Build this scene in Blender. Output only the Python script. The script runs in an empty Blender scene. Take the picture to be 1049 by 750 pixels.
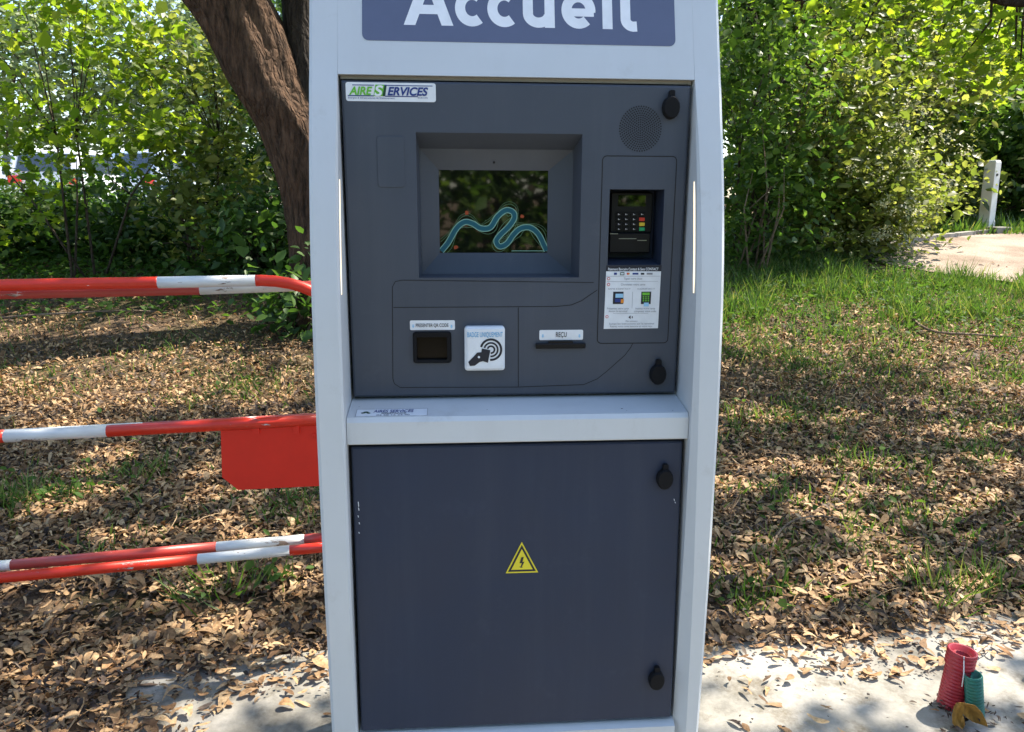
import bpy, math, random
import numpy as np
from mathutils import Vector, Matrix

random.seed(7); RNG = np.random.default_rng(11)
scene = bpy.context.scene
COL = scene.collection
R = math.radians

# ------------------------------------------------------------------ camera
FPX, CX, CY = 790.0, 524.5, 375.0
CAM = Vector((0, 0, 1.40)); PITCH = R(12.5); ROLL = R(0.3)
CROT = Matrix.Rotation(R(90) - PITCH, 3, 'X') @ Matrix.Rotation(ROLL, 3, 'Z')
cd = bpy.data.cameras.new('camera'); cam = bpy.data.objects.new('camera', cd); COL.objects.link(cam)
cd.sensor_width = 36; cd.sensor_fit = 'HORIZONTAL'; cd.lens = FPX / 1049 * 36
cd.clip_start = .05; cd.clip_end = 600
cam.location = CAM; cam.rotation_euler = CROT.to_euler()
scene.camera = cam

def ray(px, py):
    return CROT @ Vector(((px - CX) / FPX, -(py - CY) / FPX, -1))
def at(px, py, Y):                       # point of the place seen at a pixel, Y metres ahead
    d = ray(px, py); t = Y / d.y
    return CAM + d * t

def sm(t): t = min(1, max(0, t)); return t * t * (3 - 2 * t)
def gz(x, y):                            # the lie of the land
    return .85 * sm((y - 4.5) / 8.0) + .02 * math.sin(x * 1.7 + y) * sm((y - 2.8) / 2)
def ground(px, py):
    d = ray(px, py); lo, hi = .3, 60.0
    for _ in range(50):
        m = (lo + hi) / 2; p = CAM + d * m
        if p.z > gz(p.x, p.y): lo = m
        else: hi = m
    return CAM + d * lo

# ------------------------------------------------------------------ materials
def newmat(name):
    m = bpy.data.materials.new(name); m.use_nodes = True
    nt = m.node_tree; b = nt.nodes['Principled BSDF']
    return m, nt, b
def N(nt, t, **kw):
    n = nt.nodes.new(t)
    for k, v in kw.items(): setattr(n, k, v)
    return n
def ramp(nt, stops, fac):
    r = N(nt, 'ShaderNodeValToRGB'); e = r.color_ramp.elements
    while len(e) < len(stops): e.new(.5)
    for q, (p, c) in zip(e, stops): q.position = p; q.color = (*c, 1)
    nt.links.new(fac, r.inputs[0]); return r
def noise(nt, scale, detail=4, rough=.55, coord='Object', stretch=None):
    tc = N(nt, 'ShaderNodeTexCoord'); n = N(nt, 'ShaderNodeTexNoise')
    n.inputs['Scale'].default_value = scale; n.inputs['Detail'].default_value = detail; n.inputs['Roughness'].default_value = rough
    if stretch:
        mp = N(nt, 'ShaderNodeMapping'); mp.inputs['Scale'].default_value = stretch
        nt.links.new(tc.outputs[coord], mp.inputs[0]); nt.links.new(mp.outputs[0], n.inputs['Vector'])
    else: nt.links.new(tc.outputs[coord], n.inputs['Vector'])
    return n
def bump(nt, b, h, strength=.2, dist=.01):
    n = N(nt, 'ShaderNodeBump'); n.inputs['Strength'].default_value = strength; n.inputs['Distance'].default_value = dist
    nt.links.new(h, n.inputs['Height']); nt.links.new(n.outputs[0], b.inputs['Normal'])
def paint(name, col, rough=.4, var=.06, spec=.5, bumps=.06, scale=14, dirt=None, dirt_amt=.0, bscale=900, streak=0):
    m, nt, b = newmat(name)
    n = noise(nt, scale, 6, .65)
    c = [max(0, v * (1 - var)) for v in col]; d = [min(1, v * (1 + var)) for v in col]
    r = ramp(nt, [(.3, c), (.7, d)], n.outputs[0])
    out = r.outputs[0]
    if dirt:
        n2 = noise(nt, scale * 2.3, 8, .75); r2 = ramp(nt, [(.58, (0, 0, 0)), (.78, (dirt_amt,) * 3)], n2.outputs[0])
        mx = N(nt, 'ShaderNodeMix', data_type='RGBA'); nt.links.new(r2.outputs[0], mx.inputs[0])
        nt.links.new(out, mx.inputs[6]); mx.inputs[7].default_value = (*dirt, 1); out = mx.outputs[2]
    if streak:      # rain streaks and dust that cling to the paint
        n4 = noise(nt, 22, 5, .7, stretch=(1, 1, .05)); r4 = ramp(nt, [(.48, (0, 0, 0)), (.72, (streak,) * 3)], n4.outputs[0])
        mx = N(nt, 'ShaderNodeMix', data_type='RGBA'); nt.links.new(r4.outputs[0], mx.inputs[0]); nt.links.new(out, mx.inputs[6]); mx.inputs[7].default_value = (.30, .29, .27, 1) if col[0] > .3 else (.16, .17, .19, 1); out = mx.outputs[2]
        n5 = noise(nt, 3.5, 5, .6); r5 = ramp(nt, [(.35, (rough - .08,) * 3), (.65, (rough + .12,) * 3)], n5.outputs[0]); nt.links.new(r5.outputs[0], b.inputs['Roughness'])
    nt.links.new(out, b.inputs['Base Color'])
    b.inputs['Roughness'].default_value = rough; b.inputs['Specular IOR Level'].default_value = spec
    if bumps:
        n3 = noise(nt, bscale, 2, .5); bump(nt, b, n3.outputs[0], bumps, .001)
    return m
def flat(name, col, rough=.5, spec=.4, emit=0):
    m, nt, b = newmat(name)
    n = noise(nt, 40, 3); c = [v * .94 for v in col]; d = [min(1, v * 1.05) for v in col]
    r = ramp(nt, [(.3, c), (.7, d)], n.outputs[0]); nt.links.new(r.outputs[0], b.inputs['Base Color'])
    b.inputs['Roughness'].default_value = rough; b.inputs['Specular IOR Level'].default_value = spec
    if emit:
        b.inputs['Emission Color'].default_value = (*col, 1); b.inputs['Emission Strength'].default_value = emit
    return m
def leafmat(name, cols, trans=.45, rough=.45, tcol=None, spec=.35, mottle=0):
    m, nt, b = newmat(name)
    g = N(nt, 'ShaderNodeNewGeometry')
    k = len(cols); r = ramp(nt, [(i / (k - 1), c) for i, c in enumerate(cols)], g.outputs['Random Per Island'])
    if mottle:
        nm = noise(nt, mottle, 5, .7); rm = ramp(nt, [(.34, (.42, .36, .32)), (.6, (1.05, 1.03, 1.0))], nm.outputs[0])
        mm = N(nt, 'ShaderNodeMix', data_type='RGBA', blend_type='MULTIPLY'); mm.inputs[0].default_value = .85
        nt.links.new(r.outputs[0], mm.inputs[6]); nt.links.new(rm.outputs[0], mm.inputs[7]); colout = mm.outputs[2]
    else: colout = r.outputs[0]
    nt.links.new(colout, b.inputs['Base Color']); b.inputs['Roughness'].default_value = rough
    b.inputs['Specular IOR Level'].default_value = spec
    if trans:
        t = N(nt, 'ShaderNodeBsdfTranslucent'); mx = N(nt, 'ShaderNodeMixShader')
        mul = N(nt, 'ShaderNodeMix', data_type='RGBA', blend_type='MULTIPLY'); mul.inputs[0].default_value = 1
        nt.links.new(colout, mul.inputs[6]); mul.inputs[7].default_value = (*(tcol or (1.9, 2.0, .9)), 1)
        nt.links.new(mul.outputs[2], t.inputs[0]); mx.inputs[0].default_value = trans
        nt.links.new(b.outputs[0], mx.inputs[1]); nt.links.new(t.outputs[0], mx.inputs[2])
        nt.links.new(mx.outputs[0], nt.nodes['Material Output'].inputs[0])
    return m

M = {}
M['white'] = paint('kiosk white paint', (.555, .58, .592), .42, .03, dirt=(.36, .36, .33), dirt_amt=.45, scale=5, streak=.06)
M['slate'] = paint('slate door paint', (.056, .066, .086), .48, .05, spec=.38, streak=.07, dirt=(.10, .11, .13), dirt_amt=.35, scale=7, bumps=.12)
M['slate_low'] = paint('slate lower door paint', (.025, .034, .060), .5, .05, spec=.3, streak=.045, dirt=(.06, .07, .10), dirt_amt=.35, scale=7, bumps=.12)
M['sign'] = paint('sign film', (.105, .12, .19), .22, .05)
M['letter'] = flat('white lettering film', (.80, .81, .83), .4)
M['gap'] = flat('shadow gap', (.012, .012, .013), .8)
M['gasket'] = flat('beige gasket', (.30, .28, .24), .8)
M['black'] = paint('black plastic', (.004, .004, .005), .42, .2, spec=.28, bumps=.1)
M['rubber'] = paint('black lock cover rubber', (.006, .006, .007), .75, .2, spec=.2, bumps=.2)
M['chrome'] = paint('dull metal', (.45, .45, .46), .3, .05); M['chrome'].node_tree.nodes['Principled BSDF'].inputs['Metallic'].default_value = 1
M['sticker'] = flat('white sticker', (.72, .75, .78), .35)
M['ink'] = flat('black ink', (.015, .016, .025), .5)
M['greyink'] = flat('grey ink', (.22, .23, .26), .5)
M['navy'] = flat('navy ink', (.02, .04, .20), .45)
M['green'] = flat('green ink', (.14, .46, .04), .45)
M['dgreen'] = flat('dark green ink', (.01, .05, .02), .45)
M['blue'] = flat('blue ink', (.05, .33, .60), .45)
M['paleblue'] = flat('pale blue ink', (.30, .55, .75), .45)
M['redink'] = flat('red ink', (.60, .04, .04), .45)
M['orangeink'] = flat('orange ink', (.70, .25, .03), .45)
M['yellow'] = flat('warning yellow', (.72, .60, .03), .4)
M['red_key'] = flat('red key', (.62, .05, .03), .35); M['yellow_key'] = flat('yellow key', (.75, .55, .05), .35); M['green_key'] = flat('green key', (.03, .38, .15), .35)
M['glyph'] = flat('key glyph', (.6, .6, .62), .4)
M['river_blue'] = flat('screen river blue', (.012, .085, .12), .3, emit=.05)
M['river_edge'] = flat('screen river edge', (.13, .26, .22), .3, emit=.12)
M['screen_red'] = flat('screen orange mark', (.25, .05, .02), .3, emit=.06)
def glassmat(name, col, rough):
    m, nt, b = newmat(name)
    n = noise(nt, 30, 5); r = ramp(nt, [(.35, [v * .6 for v in col]), (.7, col)], n.outputs[0])
    nt.links.new(r.outputs[0], b.inputs['Base Color']); b.inputs['Roughness'].default_value = rough
    b.inputs['IOR'].default_value = 1.6; b.inputs['Specular IOR Level'].default_value = 1.0
    return m
M['glass'] = glassmat('dark screen glass', (.004, .0042, .0045), .03)
M['qrglass'] = glassmat('reader window', (.008, .007, .006), .15); M['qrglass'].node_tree.nodes['Principled BSDF'].inputs['Specular IOR Level'].default_value = .2
m, nt, b = newmat('lamp strip'); b.inputs['Base Color'].default_value = (.9, .85, .7, 1)
b.inputs['Emission Color'].default_value = (1, .80, .50, 1); b.inputs['Emission Strength'].default_value = .52; M['led'] = m

def railpaint(name, col, rust=.55, under=(.75, .74, .72)):
    m, nt, b = newmat(name)
    n = noise(nt, 13, 8, .72, stretch=(.45, 2.2, 2.2)); n2 = noise(nt, 35, 4, .6, stretch=(.35, 2, 2))
    base = ramp(nt, [(.25, [v * .86 for v in col]), (.75, [min(1, v * 1.08) for v in col])], n2.outputs[0])
    msk = ramp(nt, [(rust + .13, (0, 0, 0)), (rust + .145, (1, 1, 1))], n.outputs[0])
    mx = N(nt, 'ShaderNodeMix', data_type='RGBA'); nt.links.new(msk.outputs[0], mx.inputs[0]); nt.links.new(base.outputs[0], mx.inputs[6])
    rc = ramp(nt, [(.4, (.10, .06, .045)), (.55, under)], n2.outputs[0]); nt.links.new(rc.outputs[0], mx.inputs[7])
    nt.links.new(mx.outputs[2], b.inputs['Base Color']); b.inputs['Roughness'].default_value = .38
    bump(nt, b, msk.outputs[0], .25, .0008)
    return m
M['rail_red'] = railpaint('red rail paint', (.70, .034, .012), .50)
M['rail_old'] = railpaint('faded red rail paint', (.44, .06, .048), .49)
M['rail_white'] = railpaint('white rail paint', (.70, .71, .71), .465, (.30, .22, .17))
M['plate_red'] = paint('red plate paint', (.80, .022, .006), .55, .05, bumps=.03)

def bark(name, c1, c2):
    m, nt, b = newmat(name)
    n = noise(nt, 9, 8, .7, stretch=(2.2, 2.2, .45)); n2 = noise(nt, 2.2, 4)
    r = ramp(nt, [(.33, c1), (.62, c2)], n.outputs[0])
    mx = N(nt, 'ShaderNodeMix', data_type='RGBA', blend_type='MULTIPLY'); mx.inputs[0].default_value = .7
    r2 = ramp(nt, [(.35, (.55, .5, .45)), (.65, (1, 1, 1))], n2.outputs[0])
    nt.links.new(r.outputs[0], mx.inputs[6]); nt.links.new(r2.outputs[0], mx.inputs[7]); nt.links.new(mx.outputs[2], b.inputs['Base Color'])
    b.inputs['Roughness'].default_value = .9; b.inputs['Specular IOR Level'].default_value = .2
    v = N(nt, 'ShaderNodeTexVoronoi', feature='DISTANCE_TO_EDGE'); v.inputs['Scale'].default_value = 16
    tc = N(nt, 'ShaderNodeTexCoord'); mp = N(nt, 'ShaderNodeMapping'); mp.inputs['Scale'].default_value = (1.5, 1.5, .20)
    ns = N(nt, 'ShaderNodeVectorMath', operation='ADD'); nz = noise(nt, 3, 4)
    vs2 = N(nt, 'ShaderNodeVectorMath', operation='SCALE'); vs2.inputs[3].default_value = .16; nt.links.new(nz.outputs['Color'], vs2.inputs[0]); nt.links.new(tc.outputs['Object'], ns.inputs[0]); nt.links.new(vs2.outputs[0], ns.inputs[1])
    nt.links.new(ns.outputs[0], mp.inputs[0]); nt.links.new(mp.outputs[0], v.inputs['Vector'])
    ad = N(nt, 'ShaderNodeMath', operation='ADD'); nt.links.new(v.outputs['Distance'], ad.inputs[0])
    ml = N(nt, 'ShaderNodeMath', operation='MULTIPLY'); ml.inputs[1].default_value = .5; nt.links.new(n.outputs[0], ml.inputs[0]); nt.links.new(ml.outputs[0], ad.inputs[1])
    bump(nt, b, ad.outputs[0], 1.0, .06)
    return m
M['bark'] = bark('brown bark', (.020, .013, .009), (.15, .088, .055))
M['bark_dark'] = bark('dark bark', (.018, .014, .011), (.065, .05, .038))
M['twig'] = bark('twig bark', (.05, .038, .028), (.14, .11, .08))
M['drytwig'] = bark('dry twig bark', (.16, .11, .08), (.34, .26, .19))

M['leaf_maple'] = leafmat('maple leaves', [(.065, .115, .018), (.10, .16, .024), (.14, .20, .03), (.20, .235, .045)], .55, tcol=(2.5, 2.5, .8))
M['leaf_dark'] = leafmat('hedge leaves', [(.036, .075, .020), (.06, .115, .028), (.085, .145, .035), (.125, .18, .05)], .45, tcol=(2.2, 2.3, .9))
M['leaf_shade'] = leafmat('shaded hedge leaves', [(.022, .052, .014), (.036, .08, .02), (.055, .11, .026), (.08, .14, .035)], .4, tcol=(2.0, 2.1, .9))  # hedge leaf colours darkened to put the left hedge in shade
M['leaf_mid'] = leafmat('shrub leaves', [(.06, .085, .025), (.10, .135, .038), (.15, .175, .055), (.22, .23, .10)], .48, tcol=(2.2, 2.2, .9))
M['leaf_pale'] = leafmat('pale leaves', [(.12, .17, .07), (.17, .22, .10), (.23, .27, .15)], .4, tcol=(1.4, 1.5, 1.0))
M['blossom'] = leafmat('cream blossom', [(.45, .43, .26), (.62, .60, .42), (.5, .52, .3)], .3, tcol=(1, 1, .8))
M['grass'] = leafmat('grass blades', [(.035, .075, .018), (.06, .12, .025), (.09, .16, .035), (.20, .20, .08)], .42)
M['weed'] = leafmat('weed leaves', [(.04, .09, .02), (.08, .14, .03)], .42, .6, spec=.15)
M['litter'] = leafmat('dry leaves', [(.085, .048, .026), (.20, .118, .062), (.345, .22, .12), (.47, .32, .18), (.58, .42, .25), (.37, .19, .08)], .15, .65, tcol=(1.3, 1.1, .8), spec=.25, mottle=70)
M['rotten'] = leafmat('rotting leaves', [(.03, .021, .018), (.065, .046, .038), (.12, .085, .065), (.15, .12, .10)], .05, .7, tcol=(1, 1, 1), spec=.25, mottle=70)

# ------------------------------------------------------------------ mesh builder
class MB:
    def __init__(s): s.v = []; s.f = []; s.m = []
    def add(s, vs, fs, mi=0):
        o = len(s.v); s.v += [tuple(p) for p in vs]; s.f += [tuple(i + o for i in f) for f in fs]; s.m += [mi] * len(fs)
    def box(s, x0, x1, y0, y1, z0, z1, mi=0):
        s.add([(x0,y0,z0),(x1,y0,z0),(x1,y1,z0),(x0,y1,z0),(x0,y0,z1),(x1,y0,z1),(x1,y1,z1),(x0,y1,z1)],
              [(0,3,2,1),(4,5,6,7),(0,1,5,4),(1,2,6,5),(2,3,7,6),(3,0,4,7)], mi)
    def loft(s, rings, mi=0, cap0=True, cap1=True):
        n = len(rings[0]); vs = [p for r in rings for p in r]; fs = []
        for k in range(len(rings) - 1):
            a, b2 = k * n, (k + 1) * n
            for i in range(n):
                j = (i + 1) % n; fs.append((a + i, a + j, b2 + j, b2 + i))
        if cap0: fs.append(tuple(range(n - 1, -1, -1)))
        if cap1: fs.append(tuple(range((len(rings) - 1) * n, len(rings) * n)))
        s.add(vs, fs, mi)
    def tube(s, pts, rad, n=10, mi=0, caps=True):
        pts = [Vector(p) for p in pts]; rings = []
        rads = rad if isinstance(rad, (list, tuple)) else [rad] * len(pts)
        up = None
        for i, p in enumerate(pts):
            t = (pts[min(i + 1, len(pts) - 1)] - pts[max(i - 1, 0)]).normalized()
            if up is None: up = t.orthogonal().normalized()
            up = (up - t * up.dot(t)).normalized(); q = t.cross(up)
            rings.append([p + (up * math.cos(a) + q * math.sin(a)) * rads[i] for a in (2 * math.pi * k / n for k in range(n))])
        s.loft(rings, mi, caps, caps)
    def lathe(s, prof, frame=None, n=24, mi=0):
        rings = []
        for r, z in prof:
            ring = [Vector((r * math.cos(a), r * math.sin(a), z)) for a in (2 * math.pi * k / n for k in range(n))]
            rings.append([frame @ p if frame else p for p in ring])
        s.loft(rings, mi, False, False)
    def build(s, name, mats, parent=None, smooth=False, bevel=0, weld=False):
        me = bpy.data.meshes.new(name); me.from_pydata(s.v, [], s.f)
        for mt in (mats if isinstance(mats, (list, tuple)) else [mats]): me.materials.append(mt)
        me.polygons.foreach_set('material_index', s.m)
        if smooth: me.polygons.foreach_set('use_smooth', [True] * len(me.polygons))
        me.update()
        o = bpy.data.objects.new(name, me); COL.objects.link(o)
        if parent: o.parent = parent
        if bevel:
            md = o.modifiers.new('bevel', 'BEVEL'); md.width = bevel; md.segments = 2; md.limit_method = 'ANGLE'; md.angle_limit = R(40)
        return o

def tag(o, label=None, cat=None, group=None, kind=None):
    for k, v in (('label', label), ('category', cat), ('group', group), ('kind', kind)):
        if v: o[k] = v
    return o
def empty(name, loc, rz=0, **kw):
    o = bpy.data.objects.new(name, None); COL.objects.link(o); o.location = loc; o.rotation_euler = (0, 0, rz)
    o.empty_display_size = .1
    return tag(o, **kw)

# ------------------------------------------------------------------ the kiosk
KA = R(4.3); KPOS = Vector((.01, 1.42, 0))
KROT = Matrix.Rotation(KA, 3, 'Z')
kiosk = empty('payment_kiosk', KPOS, KA, label='tall pale grey reception payment kiosk with slate doors, screen and card reader', cat='kiosk')
def KP(px, py, p0=(0, 0, 0), nrm=(0, 1, 0)):     # where the kiosk plane is met, in the kiosk's own axes
    o = KROT.transposed() @ (CAM - KPOS); d = KROT.transposed() @ ray(px, py)
    n = Vector(nrm); t = n.dot(Vector(p0) - o) / n.dot(d)
    return o + d * t
def krect(x0, y0, x1, y1, ly=0):
    a, b2, c, d = KP(x0, y0, (0, ly, 0)), KP(x1, y0, (0, ly, 0)), KP(x1, y1, (0, ly, 0)), KP(x0, y1, (0, ly, 0))
    return ((a.x + d.x) / 2, (b2.x + c.x) / 2, (c.z + d.z) / 2, (a.z + b2.z) / 2)   # x0 x1 z0 z1
def rrect(x0, x1, z0, z1, r, n=5):
    out = []
    for cx, cz, a0 in ((x1 - r, z1 - r, 0), (x0 + r, z1 - r, 90), (x0 + r, z0 + r, 180), (x1 - r, z0 + r, 270)):
        for k in range(n + 1):
            a = R(a0 + 90 * k / n); out.append((cx + r * math.cos(a), cz + r * math.sin(a)))
    return out
def slab_shape(mb, pts, yf, yb, mi=0, ch=0, inner=None):   # plate with an (x,z) outline, front at yf, back at yb
    rings = []
    pts = pts[::-1] if area(pts) > 0 else pts
    if inner is not None:
        inner = inner[::-1] if area(inner) > 0 else inner
        rings = [[(x, yb, z) for x, z in pts], [(x, yf + ch, z) for x, z in pts], [(x, yf, z) for x, z in inner]]
    else: rings = [[(x, yb, z) for x, z in pts], [(x, yf, z) for x, z in pts]]
    mb.loft(rings, mi)
def area(p): return .5 * sum(p[i][0] * p[(i + 1) % len(p)][1] - p[(i + 1) % len(p)][0] * p[i][1] for i in range(len(p)))
def rplate(mb, rc, r, yf, yb, ch=0, mi=0):
    x0, x1, z0, z1 = rc
    if ch: slab_shape(mb, rrect(x0, x1, z0, z1, r), yf, yb, mi, ch, rrect(x0 + ch, x1 - ch, z0 + ch, z1 - ch, max(r - ch, r * .3)))
    else: slab_shape(mb, rrect(x0, x1, z0, z1, r), yf, yb, mi)
def ring_plate(mb, outer, inner, yf, yi, mi=0):    # ring face between two outlines with same count
    n = len(outer); vs = [(x, yf, z) for x, z in outer] + [(x, yi, z) for x, z in inner]
    mb.add(vs, [(i, (i + 1) % n, n + (i + 1) % n, n + i) for i in range(n)], mi)
def stroke(mb, pts, w, y, mi=0, closed=False):     # flat painted line, in the xz plane
    pts = [Vector((p[0], p[1])) for p in pts]; n = len(pts); L = []; Rr = []
    for i in range(n):
        a = pts[(i - 1) % n] if (closed or i > 0) else pts[i]; b2 = pts[(i + 1) % n] if (closed or i < n - 1) else pts[i]
        t = (b2 - a)
        t = t.normalized() if t.length > 1e-9 else Vector((1, 0))
        q = Vector((-t.y, t.x)) * w / 2; L.append(pts[i] + q); Rr.append(pts[i] - q)
    vs = [(p.x, y, p.y) for p in L] + [(p.x, y, p.y) for p in Rr]
    k = n if closed else n - 1
    mb.add(vs, [(i, n + i, n + (i + 1) % n, (i + 1) % n) for i in range(k)], mi)
def text(name, body, mat, parent, x0, x1, zb, zt, ly, bold=0.0, shear=0.0, plane=None, cap=True, space=1):
    cu = bpy.data.curves.new('txt', 'FONT'); cu.body = body; cu.size = 1; cu.offset = bold; cu.shear = shear; cu.space_character = space; cu.resolution_u = 6
    o = bpy.data.objects.new('txt', cu); COL.objects.link(o)
    dg = bpy.context.evaluated_depsgraph_get(); me = bpy.data.meshes.new_from_object(o.evaluated_get(dg))
    bpy.data.objects.remove(o); bpy.data.curves.remove(cu)
    co = [v.co.copy() for v in me.vertices]; fs = [tuple(p.vertices) for p in me.polygons]; bpy.data.meshes.remove(me)
    xa = min(c.x for c in co); xb = max(c.x for c in co); ya = 0.0 if cap else min(c.y for c in co); yb = .73 if cap else max(c.y for c in co)
    mb = MB(); vs = []
    for c in co:
        u = x0 + (c.x - xa) / (xb - xa) * (x1 - x0); w = zb + (c.y - ya) / (yb - ya) * (zt - zb)
        vs.append(plane(u, w) if plane else (u, ly, w))
    mb.add(vs, fs); return mb.build(name, mat, parent)

# cheeks: (z, front y, inner chamfer width)
PROF = [(0, -.085, .02), (.15, -.093, .02), (.383, -.102, .022), (.69, -.107, .017), (1.01, -.100, .010), (1.14, -.092, .008), (1.2515, -.083, .007),
        (1.36, -.064, .006), (1.46, -.042, .004), (1.54, -.018, .003), (1.60, .001, .002), (1.734, .040, .002), (1.86, .085, .002), (1.95, .118, .002)]
PROF = [(a, b2 - (.003 if a > 1.55 else 0), c) for a, b2, c in PROF]
W2, B2, BACK = .312, .361, .46
def profat(z):
    for (a, b2, c), (a2, b3, c2) in zip(PROF, PROF[1:]):
        if a <= z <= a2:
            t = (z - a) / (a2 - a); return b2 + (b3 - b2) * t, c + (c2 - c) * t
zs = [PROF[0][0]]
for a, b2 in zip(PROF, PROF[1:]):
    zs += [a[0] + (b2[0] - a[0]) * k / 3 for k in (1, 2, 3)]
def smoothprof(z):
    acc = [profat(min(1.95, max(0, z + d))) for d in (-.05, -.025, 0, .025, .05)]
    return sum(a[0] for a in acc) / 5, sum(a[1] for a in acc) / 5
HD = .296
for s in (-1, 1):
    mb = MB(); rings = []
    for z in zs:
        y, c = smoothprof(z) if z < 1.52 else profat(z)
        if z >= 1.60: y = HD * (z - 1.599)
        c = min(c, .004) if s < 0 else c
        k = min(1, max(.02, (1.62 - z) / .12))
        sec = [(B2, BACK), (B2, y + .006), (B2 - .006, y), (W2 + c * k, y), (W2 + .0003, y + (.002 + c * .9) * k), (W2, BACK)]
        rings.append([(s * x, yy, z) for x, yy in (sec if s > 0 else sec[::-1])])
    mb.loft(rings)
    o = mb.build('side_panel', M['white'], kiosk, True); o.data.set_sharp_from_angle(angle=R(28))
HD = .296
def hplane(u, w, off=0.0): return (u, HD * (w - 1.599) - off * .96, w + off * .28)
mb = MB()
mb.loft([[(-W2 + .0001, HD * (z - 1.599), z), (W2 - .0001, HD * (z - 1.599), z), (W2 - .0001, BACK - .01, z), (-W2 + .0001, BACK - .01, z)] for z in (1.601, 1.7, 1.8, 1.948)])
mb.build('header', M['white'], kiosk)
mb = MB(); mb.box(-W2 + .001, W2 - .001, BACK - .03, BACK - .002, 0, 1.60); mb.build('back_panel', M['white'], kiosk)
mb = MB()
mb.box(-W2 + .001, W2 - .001, .16, .165, .31, 1.60, 0)
mb.build('inner_lining', M['gap'], kiosk)
# ledge between the doors
a = KP(530, 407); ledge_z0 = a.z
CR = KP(530, 428.5, (0, -.077, 0)).z; LB = KP(530, 453, (0, -.077, 0)).z
mb = MB(); e = W2 - .0008
rp = [(.012, ledge_z0 - .002), (-.071, CR + .004), (-.077, CR - .004), (-.0775, LB + .002), (-.0755, LB), (.12, LB), (.12, ledge_z0 - .002)]
mb.loft([[(x, y, z) for y, z in rp] for x in (-e, e)]); mb.build('ledge', M['white'], kiosk)
mb = MB(); rp = [(-.097, 0.002), (-.1, .37), (-.085, .376), (.15, .376), (.15, .002)]
mb.loft([[(x, y, z) for y, z in rp] for x in (-e, e)]); mb.build('base_panel', M['white'], kiosk)

# sign
def hpix(px, py): return KP(px, py, (0, 0, 1.599), (0, 1, -HD))
sl, sr = hpix(371, 42), hpix(692, 47); zb = (sl.z + sr.z) / 2
mb = MB(); pts = rrect(sl.x, sr.x, zb, 1.885, .011)
mb.loft([[hplane(x, z, .0001) for x, z in pts[::-1]], [hplane(x, z, .0006) for x, z in pts[::-1]]])
sign = mb.build('sign', M['sign'], kiosk)
tl, tr = hpix(414, 26), hpix(652, 31); bz = (tl.z + tr.z) / 2 + .0005
ht = (tr.x - tl.x)
sc_l = ht / 237.0; NL = [0]
def letter(strokes, w=10.3):
    mb = MB()
    for st in strokes:
        ww = w
        if isinstance(st, tuple) and isinstance(st[0], list): st, ww = st
        NL[0] += 1; stroke(mb, [(tl.x + (x - 414) * sc_l, bz + h * sc_l) for x, h in st], ww * sc_l, .00004 * (NL[0] % 4))
    mb.v = [hplane(x, z, .0008 + y) for x, y, z in mb.v]; mb.build('lettering', M['letter'], sign)
def arc(cx, cy, rx, ry, a0, a1, n=22): return [(cx + rx * math.cos(R(a0 + (a1 - a0) * k / n)), cy + ry * math.sin(R(a0 + (a1 - a0) * k / n))) for k in range(n + 1)]
mb = MB()
for pl_, y_ in (([(413.6, 0), (425.2, 0), (444.2, 51), (432.6, 51)], .00001), ([(451.6, 0), (463.4, 0), (444.4, 51), (432.6, 51)], .00006), ([(427, 11.2), (450, 11.2), (450, 20.4), (427, 20.4)], .00011)):
    mb.add([hplane(tl.x + (x - 414) * sc_l, bz + h * sc_l, .0008 + y_) for x, h in pl_], [(0, 1, 2, 3)])
mb.build('lettering', M['letter'], sign)
for cx in (482.5, 515.2): letter([arc(cx, 18.3, 12.2, 13.4, 52, 180, 16)[:-1] + arc(cx, 18.3, 12.2, 13.4, 180, 308, 16)])
letter([[(539.2, 37), (539.2, 14)] + arc(550.0, 14, 10.8, 9.0, 180, 300, 12), [(561.4, 37), (561.4, 0)], arc(550.0, 14, 10.8, 9.0, 296, 345, 5)])
letter([arc(591.2, 18.3, 12.4, 13.4, -8, 180, 20)[:-1] + arc(591.2, 18.3, 12.4, 13.4, 180, 312, 16), ([(581, 16.2), (607, 16.2)], 8.2)])
letter([[(621, 37), (621, 0)], ([(621, 42), (621, 52)], 11.5)]); letter([[(639.8, 54), (639.8, 11)] + arc(648.5, 10.5, 8.7, 7.6, 180, 262, 9)[1:] + [(651.5, 3.2)]])

# upper door with its openings
UD = [KP(352.5, 82), KP(712, 88), KP(692.5, 402), KP(361, 407.5)]
dx0, dx1 = -W2 + .005, W2 - .006; dz1 = (UD[0].z + UD[1].z) / 2; dz0 = (UD[2].z + UD[3].z) / 2
scr_open = krect(427.5, 136.5, 595, 284.5); term_open = krect(623.5, 194, 679, 271.5)
qr_open = krect(427, 345, 458, 368.5)
holes = [scr_open, term_open, qr_open]
xs = sorted({dx0 + .004, dx1 - .004} | {h[0] for h in holes} | {h[1] for h in holes}); zz = sorted({dz0 + .004, dz1 - .004} | {h[2] for h in holes} | {h[3] for h in holes})
mb = MB()
for xa, xb in zip(xs, xs[1:]):
    for za, zb2 in zip(zz, zz[1:]):
        cx, cz = (xa + xb) / 2, (za + zb2) / 2
        if any(h[0] < cx < h[1] and h[2] < cz < h[3] for h in holes): continue
        mb.add([(xa, 0, za), (xb, 0, za), (xb, 0, zb2), (xa, 0, zb2)], [(0, 1, 2, 3)])
i0 = [(dx0 + .004, dz0 + .004), (dx1 - .004, dz0 + .004), (dx1 - .004, dz1 - .004), (dx0 + .004, dz1 - .004)]
o0 = [(dx0, dz0), (dx1, dz0), (dx1, dz1), (dx0, dz1)]
ring_plate(mb, o0, i0, .0035, 0); ring_plate(mb, o0, o0, .03, .0035)
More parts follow.
